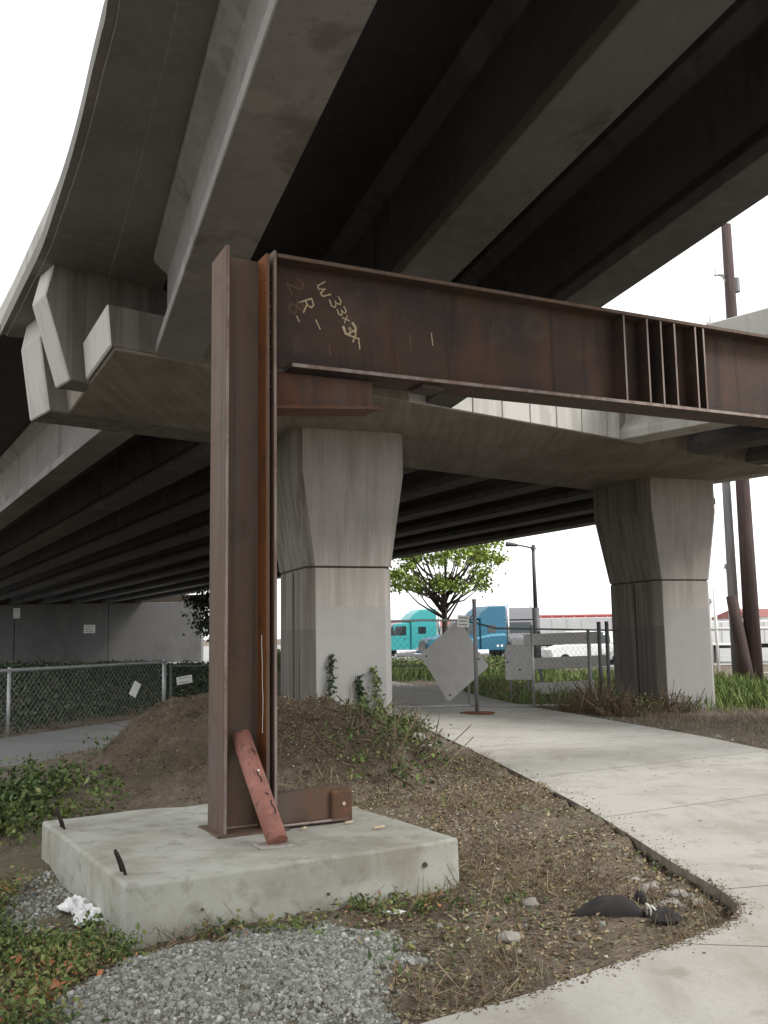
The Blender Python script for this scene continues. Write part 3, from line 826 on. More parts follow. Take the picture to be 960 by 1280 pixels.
# the far leg of the frame, beyond the right edge of the photograph
leg = column.copy(); COL.objects.link(leg); leg.parent = frame; leg.location = E * 11.31
for ch in list(column.children):
    if ch.name.split('.')[0] in ('flange', 'end_plate', 'base_plate'):
        c_ = ch.copy(); COL.objects.link(c_); c_.parent = leg
mb = MB(); sbox(mb, 10.9, 12.1, -.75, .45, -.3, ZS - .011); mb.build('pedestal', M['slab'], frame, bevel=.015)

# loose salmon pipe brace
A_ = Vector((-.70, 6.24, ZS + .03)); B_ = Vector((-1.005, 6.715, ZS + .64))
br = thing('pipe_brace', 'salmon red primed steel pipe brace leaning from a small plate against the rusty column', 'pipe', A_)
d = (B_ - A_).normalized()
mb = MB(); mb.tube([A_, B_], .067, 22); pb = mb.build('pipe', M['primer'], br, smooth=False)
for p_ in pb.data.polygons: p_.use_smooth = len(p_.vertices) == 4
mb = MB(); mb.box(A_ + Vector((-.085, -.11, -.028)), E * .22, -Nn * .16, (0, 0, .014)); mb.build('base_plate', M['plate'], br, bevel=.002)
s_ = d.cross(Vector((0, 0, 1))).normalized(); nn = s_.cross(d).normalized()
if nn.y > 0: nn = -nn
for t0, sd, ln in ((.16, .25, .10), (.40, -.1, .09), (.62, .2, .05), (.30, .1, .02)):
    mb = MB()
    pr_ = [A_ + d * (t0 + ln * k / 3) + (nn * math.cos(sd + .12 * math.sin(k * 2)) + s_ * math.sin(sd + .12 * math.sin(k * 2))) * .0682 for k in range(4)]
    mb.tube(pr_, .005, 5); mb.build('marker_stroke', M['black_mark'], pb)
c = A_ + d * .49 + nn * .068; mb = MB(); mb.tube([c - nn * .002, c + nn * .003], .009, 8); mb.build('paint_dot', M['whitewire'], pb)

# bits of wood lying on the footing
for k, (e_, n_, ang, ln) in enumerate(((.86, .07, .1, .06), (.94, .34, .15, .09), (.52, .10, .6, .04))):
    c = SP(e_, n_, ZS + .012); q = Matrix.Rotation(ang, 4, 'Z'); a1 = q @ (E * ln); b1 = q @ (Nn * .018)
    mb = MB(); mb.box(c, a1, b1, (0, 0, .012))
    o = mb.build('wood_chip', M['wood_chip']); tag(o, ('pale wood splinter lying on the footing beside the base stub end', 'longest pale wood splinter near the front edge of the footing top', 'tiny wood splinter on the footing next to the pipe brace plate')[k], 'wood chip', 'wood splinters on the footing')

# ------------------------------------------------------------------ loose ground: gravel, litter, weeds
def spots(n, x0, x1, y0, y1, keep=None, lift=0.0):
    x = rng.uniform(x0, x1, n); y = rng.uniform(y0, y1, n)
    k = ~inpoly(x, y, PATH_POLY) & ~inpoly(x, y, LPATH_POLY)
    sx, sy = x - fl.x, y - fl.y                                   # keep clear of the footing
    a, b = sx * fa.x + sy * fa.y, sx * fb.x + sy * fb.y
    k &= ~((a > 0) & (a < 2.15) & (b > 0) & (b < 2.24))
    if keep is not None: k &= keep(x, y)
    x, y = x[k], y[k]
    return np.stack([x, y, height(x, y) + lift], -1)


def blob(cx, cy, rx, ry, soft=.25, seed=0.):
    def f(x, y):
        r = np.sqrt(((x - cx) / rx) ** 2 + ((y - cy) / ry) ** 2) + .28 * fbm(x * 2 + seed, y * 2 + seed, 3)
        return r + rng.uniform(0, soft, x.shape) < 1
    return f


def stuff(o, label=None, cat=None):
    return tag(o, label, cat, kind='stuff')


heap = blob(-.64, 4.62, .76, .92, .12, 3)
pg = spots(56000, -1.9, .6, 3.6, 6.0, heap)
stuff(scatter('gravel', STONE, pg, rng.gamma(3.5, .0017, len(pg)) + .002, M['stone'], 1.5, .45), 'grey crushed stone heap in front of the footing', 'gravel')
side = lambda x, y: blob(-2.15, 6.35, .42, 1.0, .3, 5)(x, y)
pg = spots(5000, -2.8, -1.3, 5.2, 7.6, side)
stuff(scatter('gravel', STONE, pg, rng.uniform(.007, .017, len(pg)), M['stone'], 1.5, .45), 'strip of grey crushed stone along the left side of the footing', 'gravel')
# gravelly verges beside the paving, and stones in the soil
verge = lambda x, y: rng.uniform(0, 1, x.shape) < .25 + .6 * (fbm(x * 1.7, y * 1.7) > .1)
pg = np.concatenate([spots(2600, .0, 2.2, 4.4, 17, verge), spots(2500, 4.3, 8, 11, 24, verge)])
stuff(scatter('gravel', STONE, pg, rng.gamma(2.0, .0035, len(pg)) + .003, M['stone'], 1.5, .5, rnd=rng.beta(2, 3, len(pg))), 'loose stones scattered in the soil beside the concrete path', 'gravel')
pg = spots(2200, -4, 1.2, 8.6, 13)
stuff(scatter('gravel', STONE, pg, rng.gamma(1.6, .005, len(pg)) + .003, M['clod'], 1.5, .5), 'clods and stones on the heap of soil', 'gravel')

wedge = lambda x, y: (x > -1.6)
pl_ = spots(60000, -1.6, 2.0, 3.2, 12.5, lambda x, y: ~heap(x, y) & (rng.uniform(0, 1, x.shape) < .4 + .6 * (fbm(x * 1.5 + 4, y * 1.5) > -.1)), .006)
stuff(scatter('leaf_litter', LEAF, pl_, rng.uniform(.012, .038, len(pl_)), M['litter'], .5, .3), 'brown leaf litter over the bare wedge of ground beside the path', 'leaf litter')
pl_ = spots(24000, -1.2, 2.0, 3.4, 12.5, lambda x, y: ~heap(x, y) & (fbm(x * 1.1 + 2, y * 1.1 + 8) > -.05), .004)
stuff(scatter('dry_grass', STALK, pl_, rng.uniform(.05, .16, len(pl_)), M['straw'], 1.15, .3), 'dry grass stalks lying on the wedge of ground', 'dry grass')
pl_ = spots(2600, -1.0, 1.9, 3.6, 10, lambda x, y: fbm(x * 1.4 + 12, y * 1.4 + 3) > .18, .012)
stuff(scatter('low_weeds', LEAF, pl_, rng.uniform(.02, .05, len(pl_)), M['weed'], .6, .3, rnd=rng.uniform(.2, .8, len(pl_))), 'low green weeds dotted through the leaf litter', 'weeds')
pl_ = spots(9000, -4.2, 1.0, 9, 14, lambda x, y: mound(x, y) > .05, .004)
stuff(scatter('leaf_litter', LEAF, pl_, rng.uniform(.015, .04, len(pl_)), M['litter'], .6, .3, rnd=rng.beta(1.4, 3.2, len(pl_))), 'sparse brown litter on the heap of soil', 'leaf litter')
pl_ = spots(1600, -4.2, 1.3, 9, 14, lambda x, y: mound(x, y) > .05, .0)
stuff(scatter('dry_grass', STALK, pl_, rng.uniform(.06, .22, len(pl_)), M['straw'], 1.1, .3, rnd=rng.beta(1.2, 3.4, len(pl_))), 'thin dead stalks on the heap of soil', 'dry grass')


xs, ys = rng.uniform(.5, 8, 2600), rng.uniform(4, 20, 2600)
k_ = inpoly(xs, ys, PATH_POLY) & (rng.uniform(0, 1, 2600) < .25 + .5 * (fbm(xs * .9, ys * .9) > .2))
ps = np.stack([xs, ys, base(xs, ys) + .079], -1)[k_]
stuff(scatter('stray_leaves', LEAF, ps, rng.uniform(.008, .03, len(ps)), M['litter'], .15, .4, rnd=rng.beta(1, 3, len(ps))), 'dark leaf scraps and crumbs strewn on the concrete path', 'leaf litter')


# soil crumbs and litter spilt over the edge of the paving
ed = np.array(dl[14:84]); pos_ = []
for _ in range(2300):
    q_ = rng.integers(0, len(ed) - 1); f_ = rng.uniform()
    pt = ed[q_] * (1 - f_) + ed[q_ + 1] * f_; tg = ed[q_ + 1] - ed[q_]; tg = tg / np.linalg.norm(tg)
    off = rng.exponential(.06) * (2.0 if pt[1] > 7 and pt[0] > .2 else .5)
    pos_.append((pt[0] + tg[1] * off, pt[1] - tg[0] * off))
pos_ = np.array(pos_); pz = base(pos_[:, 0], pos_[:, 1]) + .078
pe = np.column_stack([pos_, pz])
stuff(scatter('edge_litter', LEAF, pe[:1500], rng.uniform(.006, .022, 1500), M['litter'], .25, .4, rnd=rng.beta(1.2, 2.6, 1500)), 'dry leaf bits spilt from the soil onto the path edge', 'leaf litter')
stuff(scatter('edge_crumbs', STONE, pe[1500:], rng.gamma(1.3, .0015, 800) + .001, M['clod'], 1.5, .5), 'soil crumbs spilt onto the path edge', 'soil crumbs')


def bushy(pts, hgt, per, spread, size, tmpl=LEAF, tilt=.8):
    """leaf positions filling a low bush volume above ground points"""
    n = len(pts)
    out = np.repeat(pts, per, 0) + rng.normal(0, spread, (n * per, 3)) * np.array([1, 1, .35])
    hh = np.repeat(np.broadcast_to(hgt, (n,)), per)
    out[:, 2] += rng.beta(1.6, 1.3, n * per) * hh
    g = height(out[:, 0], out[:, 1])
    out[:, 2] = np.maximum(out[:, 2], g + .006)
    return out


# ground cover, lower left
kp = lambda x, y: (x < -1.25 - .28 * np.maximum(0, 5.0 - y) * 0 + .22 * fbm(x * 2, y * 2)) & (blob(-2.6, 4.7, 1.7, 1.9, .3, 9)(x, y)) & ~blob(-2.05, 6.4, .40, .9, .05, 5)(x, y) & ~heap(x, y)
pb_ = spots(3000, -4.4, -.9, 3.0, 6.6, kp)
tone = .5 + .3 * fbm(pb_[:, 0] * 2.3, pb_[:, 1] * 2.3)
lf = bushy(pb_, .04 + .12 * rng.uniform(0, 1, len(pb_)), 22, .05, 0)
stuff(scatter('ground_cover', LEAF, lf, .014 + .04 * rng.beta(1.3, 2.4, len(lf)), M['weed'], .75, .35, rnd=np.clip(np.repeat(tone, 22) + rng.normal(0, .2, len(lf)), 0, 1)), 'green and brown leafy ground cover at the lower left corner', 'ground cover')
pl_ = spots(7000, -4.4, -.9, 3.0, 6.8, kp, .01)
stuff(scatter('leaf_litter', LEAF, pl_, rng.uniform(.02, .05, len(pl_)), M['litter'], .6, .3), 'brown leaves under the ground cover', 'leaf litter')
# weeds along the footing edge
kp = lambda x, y: blob(-.9, 5.52, .75, .16, .5, 2)(x, y) | blob(.1, 5.95, .7, .2, .5, 4)(x, y)
pb_ = spots(700, -1.7, .8, 5.1, 6.4, kp); lf = bushy(pb_, .07, 9, .035, 0)
stuff(scatter('low_weeds', LEAF, lf, rng.uniform(.02, .045, len(lf)), M['weed'], .8, .3), 'low weeds against the front face of the footing', 'weeds')
# taller weeds at left, behind the footing
kp = lambda x, y: (blob(-3.8, 9.1, 1.25, 1.5, .3, 1)(x, y) | blob(-3.5, 7.7, .75, .8, .5, 4)(x, y)) & ~blob(-2.3, 7.0, .5, .7, .1, 1)(x, y)
pb_ = spots(1000, -5.6, -2.2, 7.4, 11.8, kp); tone = .35 + .28 * fbm(pb_[:, 0] * 2, pb_[:, 1] * 2)
lf = bushy(pb_, .10 + .30 * rng.uniform(0, 1, len(pb_)) ** 1.5, 26, .07, 0)
stuff(scatter('leafy_weeds', LEAF, lf, rng.uniform(.03, .08, len(lf)), M['weed'], .8, .3, rnd=np.clip(np.repeat(tone, 26) + rng.normal(0, .17, len(lf)), 0, 1)), 'bushy green weeds at the left edge behind the footing', 'weeds')
# creeping vines right of the heap
kp = lambda x, y: blob(.05, 11.6, .62, 2.6, .3, 6)(x, y) | blob(.15, 15.6, .5, 2.2, .3, 2)(x, y)
pb_ = spots(1400, -1.1, 1.1, 9.0, 18, kp)
lf = bushy(pb_, .08 + .22 * rng.uniform(0, 1, len(pb_)) ** 1.5, 9, .09, 0)
stuff(scatter('creeping_vines', LEAF, lf, rng.uniform(.03, .075, len(lf)), M['weed'], .8, .3, rnd=np.clip(rng.normal(.33, .2, len(lf)), 0, 1)), 'tangle of green and brown vines at the right foot of the soil heap', 'vines')
pl_ = spots(1600, -1.2, 1.2, 9.0, 18, kp)
stuff(scatter('dry_grass', STALK, pl_, rng.uniform(.15, .5, len(pl_)), M['straw'], .8, .3, rnd=rng.beta(1.3, 2.5, len(pl_))), 'dead stems among the vines at the soil heap', 'dry grass')
# ivy bank behind the left fence
xb = rng.uniform(-24, -4.2, 26000); yb = rng.uniform(8, 36, 26000)
q = -(xb - FENCE0[0]) * _fd[1] + (yb - FENCE0[1]) * _fd[0]
k = (q > .25) & (q < 9.5) & (xb < -3.0) & ~inpoly(xb, yb, LPATH_POLY)
xb, yb = xb[k], yb[k]
pb_ = np.stack([xb, yb, height(xb, yb)], -1)
lf = bushy(pb_, .30, 8, .12, 0); lf[:, 2] += .1 * np.abs(fbm(lf[:, 0] * .9, lf[:, 1] * .9))
stuff(scatter('ivy_bank', LEAF, lf, rng.uniform(.05, .11, len(lf)), M['ivy'], .7, .3), 'dark green ivy covering the bank behind the left chain link fence', 'ivy')
# dry shrubs round the far right pier
kp = lambda x, y: blob(5.2, 23.0, 1.5, 1.7, .5, 6)(x, y) | blob(6.0, 23.6, 1.2, .8, .5, 3)(x, y)
pb_ = spots(620, 3.7, 8.5, 19.5, 25.5, kp)
k2 = np.repeat(pb_, 12, 0) + rng.normal(0, .12, (len(pb_) * 12, 3)) * np.array([1, 1, .1])
stuff(scatter('dry_shrubs', STALK, k2, np.clip(.42 + .5 * fbm(k2[:, 0] * 1.6, k2[:, 1] * 1.6), .1, .95) * rng.uniform(.35, 1.1, len(k2)), M['straw'], .55, .3, rnd=rng.beta(1.6, 2.6, len(k2)), squash=(1, 1, 1)), 'brown dead shrubs at the foot of the right pier', 'dry shrubs')
lf = bushy(pb_, .45, 14, .18, 0)
stuff(scatter('dry_shrubs', LEAF, lf, rng.uniform(.03, .07, len(lf)), M['litter'], .9, .3, rnd=rng.beta(1.5, 2.6, len(lf))), 'dead leaves on the shrubs at the right pier', 'dry shrubs')
# grass: right verge and the strips beyond the fence
def grassfield(n, x0, x1, y0, y1, keep, h, m, label, wid=1.0, rnd=None):
    p = spots(n, x0, x1, y0, y1, keep)
    return stuff(scatter('grass', BLADE, p, rng.uniform(.6, 1.3, len(p)) * h, M[m], .28, .2, squash=(1, wid, 1), rnd=rnd), label, 'grass')
grassfield(16000, 7.5, 18, 23.5, 37, lambda x, y: y > 25.0 + .9 * fbm(x, y), .20, 'grass', 'green grass strip right of the far pier')
grassfield(15000, 4.3, 13, 11, 25.5, lambda x, y: (rng.uniform(0, 1, x.shape) < .75) & (fbm(x * .8, y * .8) > -.15), .12, 'straw', 'dry grass verge on the right side of the path')
grassfield(11000, 2.3, 14, 24, 46, lambda x, y: (x > 2.2 + .0 * y), .42, 'grass', 'grass beyond the fence by the barricade')
grassfield(7000, -6, 8, 43, 54, lambda x, y: y > 43 + .4 * fbm(x, y), .55, 'grass', 'grass bank in front of the parked trucks')
p = spots(900, -6, 8, 44, 54, None); lf = bushy(p, .8, 18, .22, 0)
stuff(scatter('roadside_shrubs', LEAF, lf, rng.uniform(.08, .17, len(lf)), M['weed'], .8, .3, rnd=np.clip(rng.normal(.5, .2, len(lf)), 0, 1)), 'low yellow green shrubs along the far side of the path', 'shrubs')
p = spots(500, 2.4, 5, 23, 34, lambda x, y: x < 2.5 + .13 * (y - 22) + rng.uniform(0, 1.2, x.shape)); lf = bushy(p, .4, 14, .15, 0)
stuff(scatter('roadside_shrubs', LEAF, lf, rng.uniform(.04, .10, len(lf)), M['weed'], .8, .3, rnd=np.clip(rng.normal(.62, .25, len(lf)), 0, 1)), 'reddish and green weeds along the path edge behind the fence gate', 'shrubs')

# ivy strands climbing the near pier
e1p, e2p = Vector((.943, .333, 0)), Vector((-.333, .943, 0))
P1 = Vector((-1.32, 18.15, 0))
for k, (a, h_, lean, lab) in enumerate(((.22, 1.02, .06, 'tallest dark ivy strand climbing the pier front near its left corner'), (.86, .62, -.03, 'dark ivy strand in the middle of the pier front'),
                                        (1.08, .5, -.18, 'short thin ivy strand between two others on the pier front'), (1.30, .78, -.16, 'bright green ivy strand at the right corner of the pier front'))):
    b0 = P1 + e1p * a - e2p * .03
    t = thing('ivy_strand', lab, 'ivy', (b0.x, b0.y, 0), 'ivy strands on the near pier')
    pts = [b0 + e1p * (lean * (z_ / h_) + .025 * math.sin(z_ * 7)) + Vector((0, 0, z_)) for z_ in np.linspace(-.05, h_ + .25, 9)]
    MB().tube(pts, .008, 5).build('stem', M['bark'], t)
    n = int(150 * h_) + 60
    tt = rng.uniform(0, 1, n)
    pos = np.array([pts[0].lerp(pts[-1], float(q_)) for q_ in tt]) + np.outer(rng.normal(0, .05, n) * (1.15 - .7 * tt), np.array(e1p)) - np.outer(rng.uniform(.005, .07, n), np.array(e2p))
    pos -= np.array([b0.x, b0.y, 0])
    o = scatter('leaves', LEAF, pos, rng.uniform(.05, .10, n), M['ivy'] if k < 3 else M['weed'], .9, .3, rnd=rng.uniform(.2, .8, n), parent=t)
    o['kind'] = 'stuff'

# ------------------------------------------------------------------ small things on the ground
def lump(name, c, sx, sy, sz, m, parent=None, seed=0, amp=.3, freq=2.2, sub=3, sharp=False):
    bm = bmesh.new(); bmesh.ops.create_icosphere(bm, subdivisions=sub, radius=1)
    from mathutils import noise as mn
    for v in bm.verts:
        q = v.co * freq + Vector((seed * 3.1, seed, seed * 1.7))
        v.co *= 1 + amp * mn.noise(q) + amp * .45 * mn.noise(q * 2.7)
        v.co = Vector((v.co.x * sx, v.co.y * sy, v.co.z * sz)) + Vector(c)
    if parent: 
        for v in bm.verts: v.co -= WORG.get(parent.name, Vector())
    me = bpy.data.meshes.new(name); bm.to_mesh(me); bm.free(); me.materials.append(m)
    o = link(bpy.data.objects.new(name, me))
    if parent: o.parent = parent; WORG[o.name] = WORG.get(parent.name, Vector())
    else:
        o.location = c; 
        for v in me.vertices: v.co -= Vector(c)
    if not sharp:
        for p in me.polygons: p.use_smooth = True
    return o


def gz(x, y): return float(height(x, y))


def rag():
    bm = bmesh.new(); bmesh.ops.create_grid(bm, x_segments=44, y_segments=22, size=1)
    from mathutils import noise as mn
    c = Vector((-1.80, 5.86, 0))
    for v in bm.verts:
        x, y = v.co.x, v.co.y
        pinch = .35 + .65 * min(1, abs(x + .05) * 2.2)
        p = Vector((x * .20, y * .085 * pinch, 0))
        q = Vector((x * 3.2, y * 2.6 * pinch, .3))
        hgt = .05 + .045 * mn.noise(q * .9) + .018 * mn.noise(q * 2.0 + Vector((4, 1, 2)))
        edge = max(abs(x), abs(y)) ** 3
        p.x += .03 * mn.noise(q * 1.4 + Vector((9, 0, 0))); p.y += .03 * mn.noise(q * 1.4 + Vector((0, 9, 0)))
        p.z = .004 + max(0, hgt) * max(0, 1.1 - edge) * 1.05
        a = R(-52); X = c.x + p.x * math.cos(a) - p.y * math.sin(a); Y = c.y + p.x * math.sin(a) + p.y * math.cos(a)
        v.co = Vector((X, Y, gz(X, Y) + p.z + .012)) - c
    bmesh.ops.solidify(bm, geom=bm.faces, thickness=.002)
    me = bpy.data.meshes.new('rag'); bm.to_mesh(me); bm.free(); me.materials.append(M['cloth'])
    for p in me.polygons: p.use_smooth = True
    o = link(bpy.data.objects.new('rag', me)); o.location = c
    tag(o, 'crumpled white rag lying on the gravel at the left side of the footing', 'rag')


rag()
# half buried black drain hose with its pale slotted end
hx, hy = 1.27, 5.62
t = thing('rubber_flap', 'black rubber flap humped up out of the ground near the path corner', 'rubber piece', (hx, hy, gz(hx, hy)))
V, F = [], []
for k in range(15):
    f_ = k / 14; x = hx - .24 + .40 * f_; y = hy + .07 - .05 * f_; g_ = gz(x, y)
    h_ = .010 + .092 * math.sin(math.pi * min(1, f_ ** 1.15 * .93)) ** 1.2
    d_ = .03 + .045 * math.sin(math.pi * min(1, f_ * .9 + .08))
    for yy, zz in ((d_, -.02), (d_ * .75, h_ * .75), (d_ * .2, h_), (-d_ * .45, h_ * .86), (-d_ * .8, h_ * .35), (-d_ * .72, -.02)):
        V.append((x, y + yy, g_ + zz))
for k in range(14):
    for q_ in range(5): F.append((k * 6 + q_, (k + 1) * 6 + q_, (k + 1) * 6 + q_ + 1, k * 6 + q_ + 1))
F += [tuple(range(6)), tuple(84 + q_ for q_ in (5, 4, 3, 2, 1, 0))]
mb = MB(); mb.add(V, F); mb.build('flap', M['rubber'], t, smooth=True)
for k in range(4):
    x = hx + .175 + .024 * k; y = hy + .012 - .006 * k
    MB().box((x, y - .05, gz(x, y) - .02), (.012, 0, 0), (0, .09, 0), (0, 0, .085 - .006 * k)).build('slot_rib', M['stripe'], t)
MB().box((hx + .165, hy - .03, gz(hx, hy) - .03), (.115, -.03, 0), (.02, .07, 0), (0, 0, .075)).build('slot_core', M['rubber'], t)
o = lump('rubber_scrap', (1.51, 5.50, gz(1.51, 5.50) + .025), .085, .06, .05, M['rubber'], seed=4, amp=.3, sub=2, sharp=True); tag(o, 'black angular rubber scrap right of the flap, closest to the path edge', 'rubber scrap')
o = lump('dark_rock', (1.46, 5.85, gz(1.46, 5.85) + .03), .035, .03, .045, M['rubber'], seed=6, amp=.35, sub=2, sharp=True); tag(o, 'small dark rock standing just behind the pale ribbed end of the flap', 'rock')
o = lump('dark_rock', (.83, 5.92, gz(.83, 5.92) + .02), .05, .035, .035, M['rock'], seed=8, amp=.35, sub=2, sharp=True); tag(o, 'small grey rock left of the black flap, on the leaf litter', 'rock')
rocks = []
for k in range(14):
    x, y = 1.55 + .32 * random.random(), 5.75 + .75 * random.random()
    if inpoly(np.array(x + .05), np.array(y), PATH_POLY): x -= .12
    s_ = random.uniform(.018, .042)
    o = lump('broken_stone', (x, y, gz(x, y) + s_ * .3), s_ * 1.3, s_, s_ * .7, M['rock'], seed=20 + k, amp=.35, sub=2, sharp=True)
    tag(o, 'grey broken stone among the rubble in the rounded corner where the path forks', 'stone', 'broken stones at the path corner')
for k, (x, y, s_, lab) in enumerate(((.62, 5.3, .05, 'lone pale stone in the litter in front of the black flap'), (.48, 13.2, .12, 'grey stone at the path edge beside the vines'), (.40, 14.6, .14, 'pale chunk of rubble at the path edge near the pier'), (-2.28, 7.5, .05, 'stone on the gravel strip at the back left of the footing'))):
    o = lump('field_stone', (x, y, gz(x, y) + s_ * .25), s_ * 1.3, s_, s_ * .6, M['rock'], seed=40 + k, amp=.3, sub=2, sharp=True); tag(o, lab, 'stone')
# paper scraps: pale chips by the footing and a scrap of bag
o = lump('paper_scrap', (.02, 5.86, gz(.02, 5.86) + .02), .07, .02, .014, M['cloth'], seed=61, amp=.4, sub=2); tag(o, 'thin white paper scrap on the ground against the front of the footing', 'litter')


# ------------------------------------------------------------------ chain link fences
def chainlink(name, path, z0, z1, pitch, wr, m, parent):
    """diamond mesh along a polyline of (x, y, zground): zigzag wires as 3-sided rods"""
    segs = []
    for (xa, ya, ga), (xb, yb, gb) in zip(path, path[1:]):
        Ls = math.hypot(xb - xa, yb - ya); n = max(1, int(Ls / pitch)); m_ = max(1, int((z1 - z0) / pitch))
        f = lambda i, j: (xa + (xb - xa) * i / n, ya + (yb - ya) * i / n, ga + (gb - ga) * i / n + z0 + (z1 - z0) * j / m_)
        for i in range(n + 1):
            for j in range(m_):
                for di in (1, -1):
                    if 0 <= i + di <= n and (i + j) % 2 == 0: segs.append((f(i, j), f(i + di, j + 1)))
    S = np.array(segs); a, b = S[:, 0], S[:, 1]
    d = b - a; d /= np.linalg.norm(d, axis=1)[:, None]
    u = np.cross(d, (0.3, 0.9, 0.1)); u /= np.linalg.norm(u, axis=1)[:, None]; v = np.cross(d, u)
    V = []
    for end in (a, b):
        for t in (0, 2.0944, 4.1888): V.append(end + wr * (math.cos(t) * u + math.sin(t) * v))
    V = np.stack(V, 1)
    F = np.array([(0, 1, 4, 3), (1, 2, 5, 4), (2, 0, 3, 5)])
    Fa = (F[None] + (np.arange(len(S)) * 6)[:, None, None]).reshape(-1, 4)
    V = V.reshape(-1, 3) - np.array(WORG[parent.name])
    o = npmesh(name, V, Fa, m, parent=parent); o['kind'] = 'stuff'
    return o


lf_ = thing('chain_link_fence', 'low galvanised chain link fence in front of the ivy bank at left', 'fence', (-6.4, 16.5, 0))
fp = [(-9.4, 8.3), (-8.0, 12.2), (-6.4, 16.5), (-4.8, 21.0)]
fpath = [(x, y, float(base(x, y))) for x, y in fp]
chainlink('mesh', fpath, .04, 1.10, .062, .0028, M['wire'], lf_)
MB().tube([(x, y, g + 1.12) for x, y, g in fpath], .030, 8).build('top_rail', M['galv'], lf_, smooth=True)
for (x, y, g) in fpath: MB().tube([(x, y, g - .2), (x, y, g + 1.17)], .042 if y > 20 else .03, 10).build('post', M['galv'], lf_, smooth=True)
MB().tube([(-4.66, 21.05, -.2), (-4.66, 21.05, 1.05)], .035, 8).build('post', M['darkwire'], lf_, smooth=True)
lf2 = thing('chain_link_fence', 'dark chain link fence between the galvanised post and the rusty column', 'fence', (-3.4, 21.8, 0))
fpath2 = [(-4.62, 21.1, 0), (-2.9, 22.3, -.02), (-1.6, 22.6, -.05)]
chainlink('mesh', fpath2, .04, 1.0, .075, .003, M['darkwire'], lf2)
MB().tube([(x, y, g + 1.02) for x, y, g in fpath2], .018, 8).build('top_rail', M['darkwire'], lf2, smooth=True)
MB().tube([(-1.6, 22.6, -.3), (-1.6, 22.6, 1.1)], .03, 8).build('post', M['darkwire'], lf2, smooth=True)
sign_plate('fence_tag', 'tilted narrow white tag hanging on the mesh left of the galvanised post', 'tag', -5.14, 19.9, .60, .17, .30, R(50), R(28), None)
sign_plate('fence_tag', 'white printed tag on the dark fence right of the galvanised post', 'tag', -4.40, 21.18, .72, .36, .17, R(35), R(-8), None, prints=2)

# far fence with its gate across the path
G0, G1 = (-.15, 20.75), (6.1, 25.3)
gd = np.array(G1) - np.array(G0); gl = np.linalg.norm(gd); gd = gd / gl
gp = lambda s: (G0[0] + gd[0] * s, G0[1] + gd[1] * s)
gb = lambda s: float(base(*gp(s)))
gate = thing('chain_link_gate', 'chain link gate panel across the path between the near pier and the middle pole', 'gate', (*gp(.1), gb(0)))
pg_ = lambda s, z_: (*gp(s), gb(s) + z_)
chainlink('mesh', [(*gp(.15), gb(.15)), (*gp(2.5), gb(2.5))], .14, 1.86, .085, .0028, M['wire'], gate)
MB().tube([pg_(.12, 1.92), pg_(1.2, 1.97), pg_(2.5, 2.02)], .024, 8).build('top_rail', M['galv'], gate, smooth=True)
MB().tube([pg_(.12, .10), pg_(2.5, .10)], .024, 8).build('bottom_rail', M['galv'], gate, smooth=True)
for s in (.12, 2.5): MB().tube([pg_(s, .05), pg_(s, 2.0)], .024, 8).build('upright', M['galv'], gate, smooth=True)
MB().tube([pg_(.14, .98), pg_(2.48, .98)], .014, 6).build('mid_rail', M['darkwire'], gate)
fence3 = thing('chain_link_fence', 'tall chain link fence from the middle pole to the far pier', 'fence', (*gp(5), gb(5)))
chainlink('mesh', [(*gp(2.6), gb(2.6)), (*gp(7.7), gb(7.7))], .12, 1.86, .09, .0028, M['wire'], fence3)
MB().tube([pg_(2.55, 2.0), pg_(3.4, 1.88), pg_(7.7, 2.02)], .022, 8).build('top_rail', M['darkwire'], fence3, smooth=True)
MB().tube([pg_(2.55, .10), pg_(7.7, .10)], .020, 8).build('bottom_rail', M['galv'], fence3, smooth=True)
for s, hh, rr, mm in ((4.55, 2.02, .034, 'galv'), (6.55, 1.95, .05, 'greypost'), (6.95, 2.22, .05, 'darkwire'), (7.25, 2.24, .05, 'darkwire')):
    MB().tube([pg_(s, -.1), pg_(s, hh)], rr, 10).build('post', M[mm], fence3, smooth=True)
# free standing gate pole with a rusty round base
pole = thing('gate_pole', 'slim grey steel pole standing on a rusty round base plate on the path', 'pole', (1.83, 19.9, 0))
bz = float(base(1.83, 19.9)) + .075
MB().tube([(1.83, 19.9, bz), (1.83, 19.9, bz + 2.28)], .040, 12).build('shaft', M['greypost'], pole, smooth=True)
MB().tube([(1.83, 19.9, bz), (1.83, 19.9, bz + .022)], .36, 28).build('base_plate', M['rust_orange'], pole)
MB().tube([(1.83, 19.9, bz + 2.28), (1.83, 19.9, bz + 2.32)], .046, 12).build('cap', M['greypost'], pole)
MB().tube([(1.83, 19.9, bz + 2.02), pg_(2.5, 2.02)], .016, 6).build('tie', M['galv'], pole)
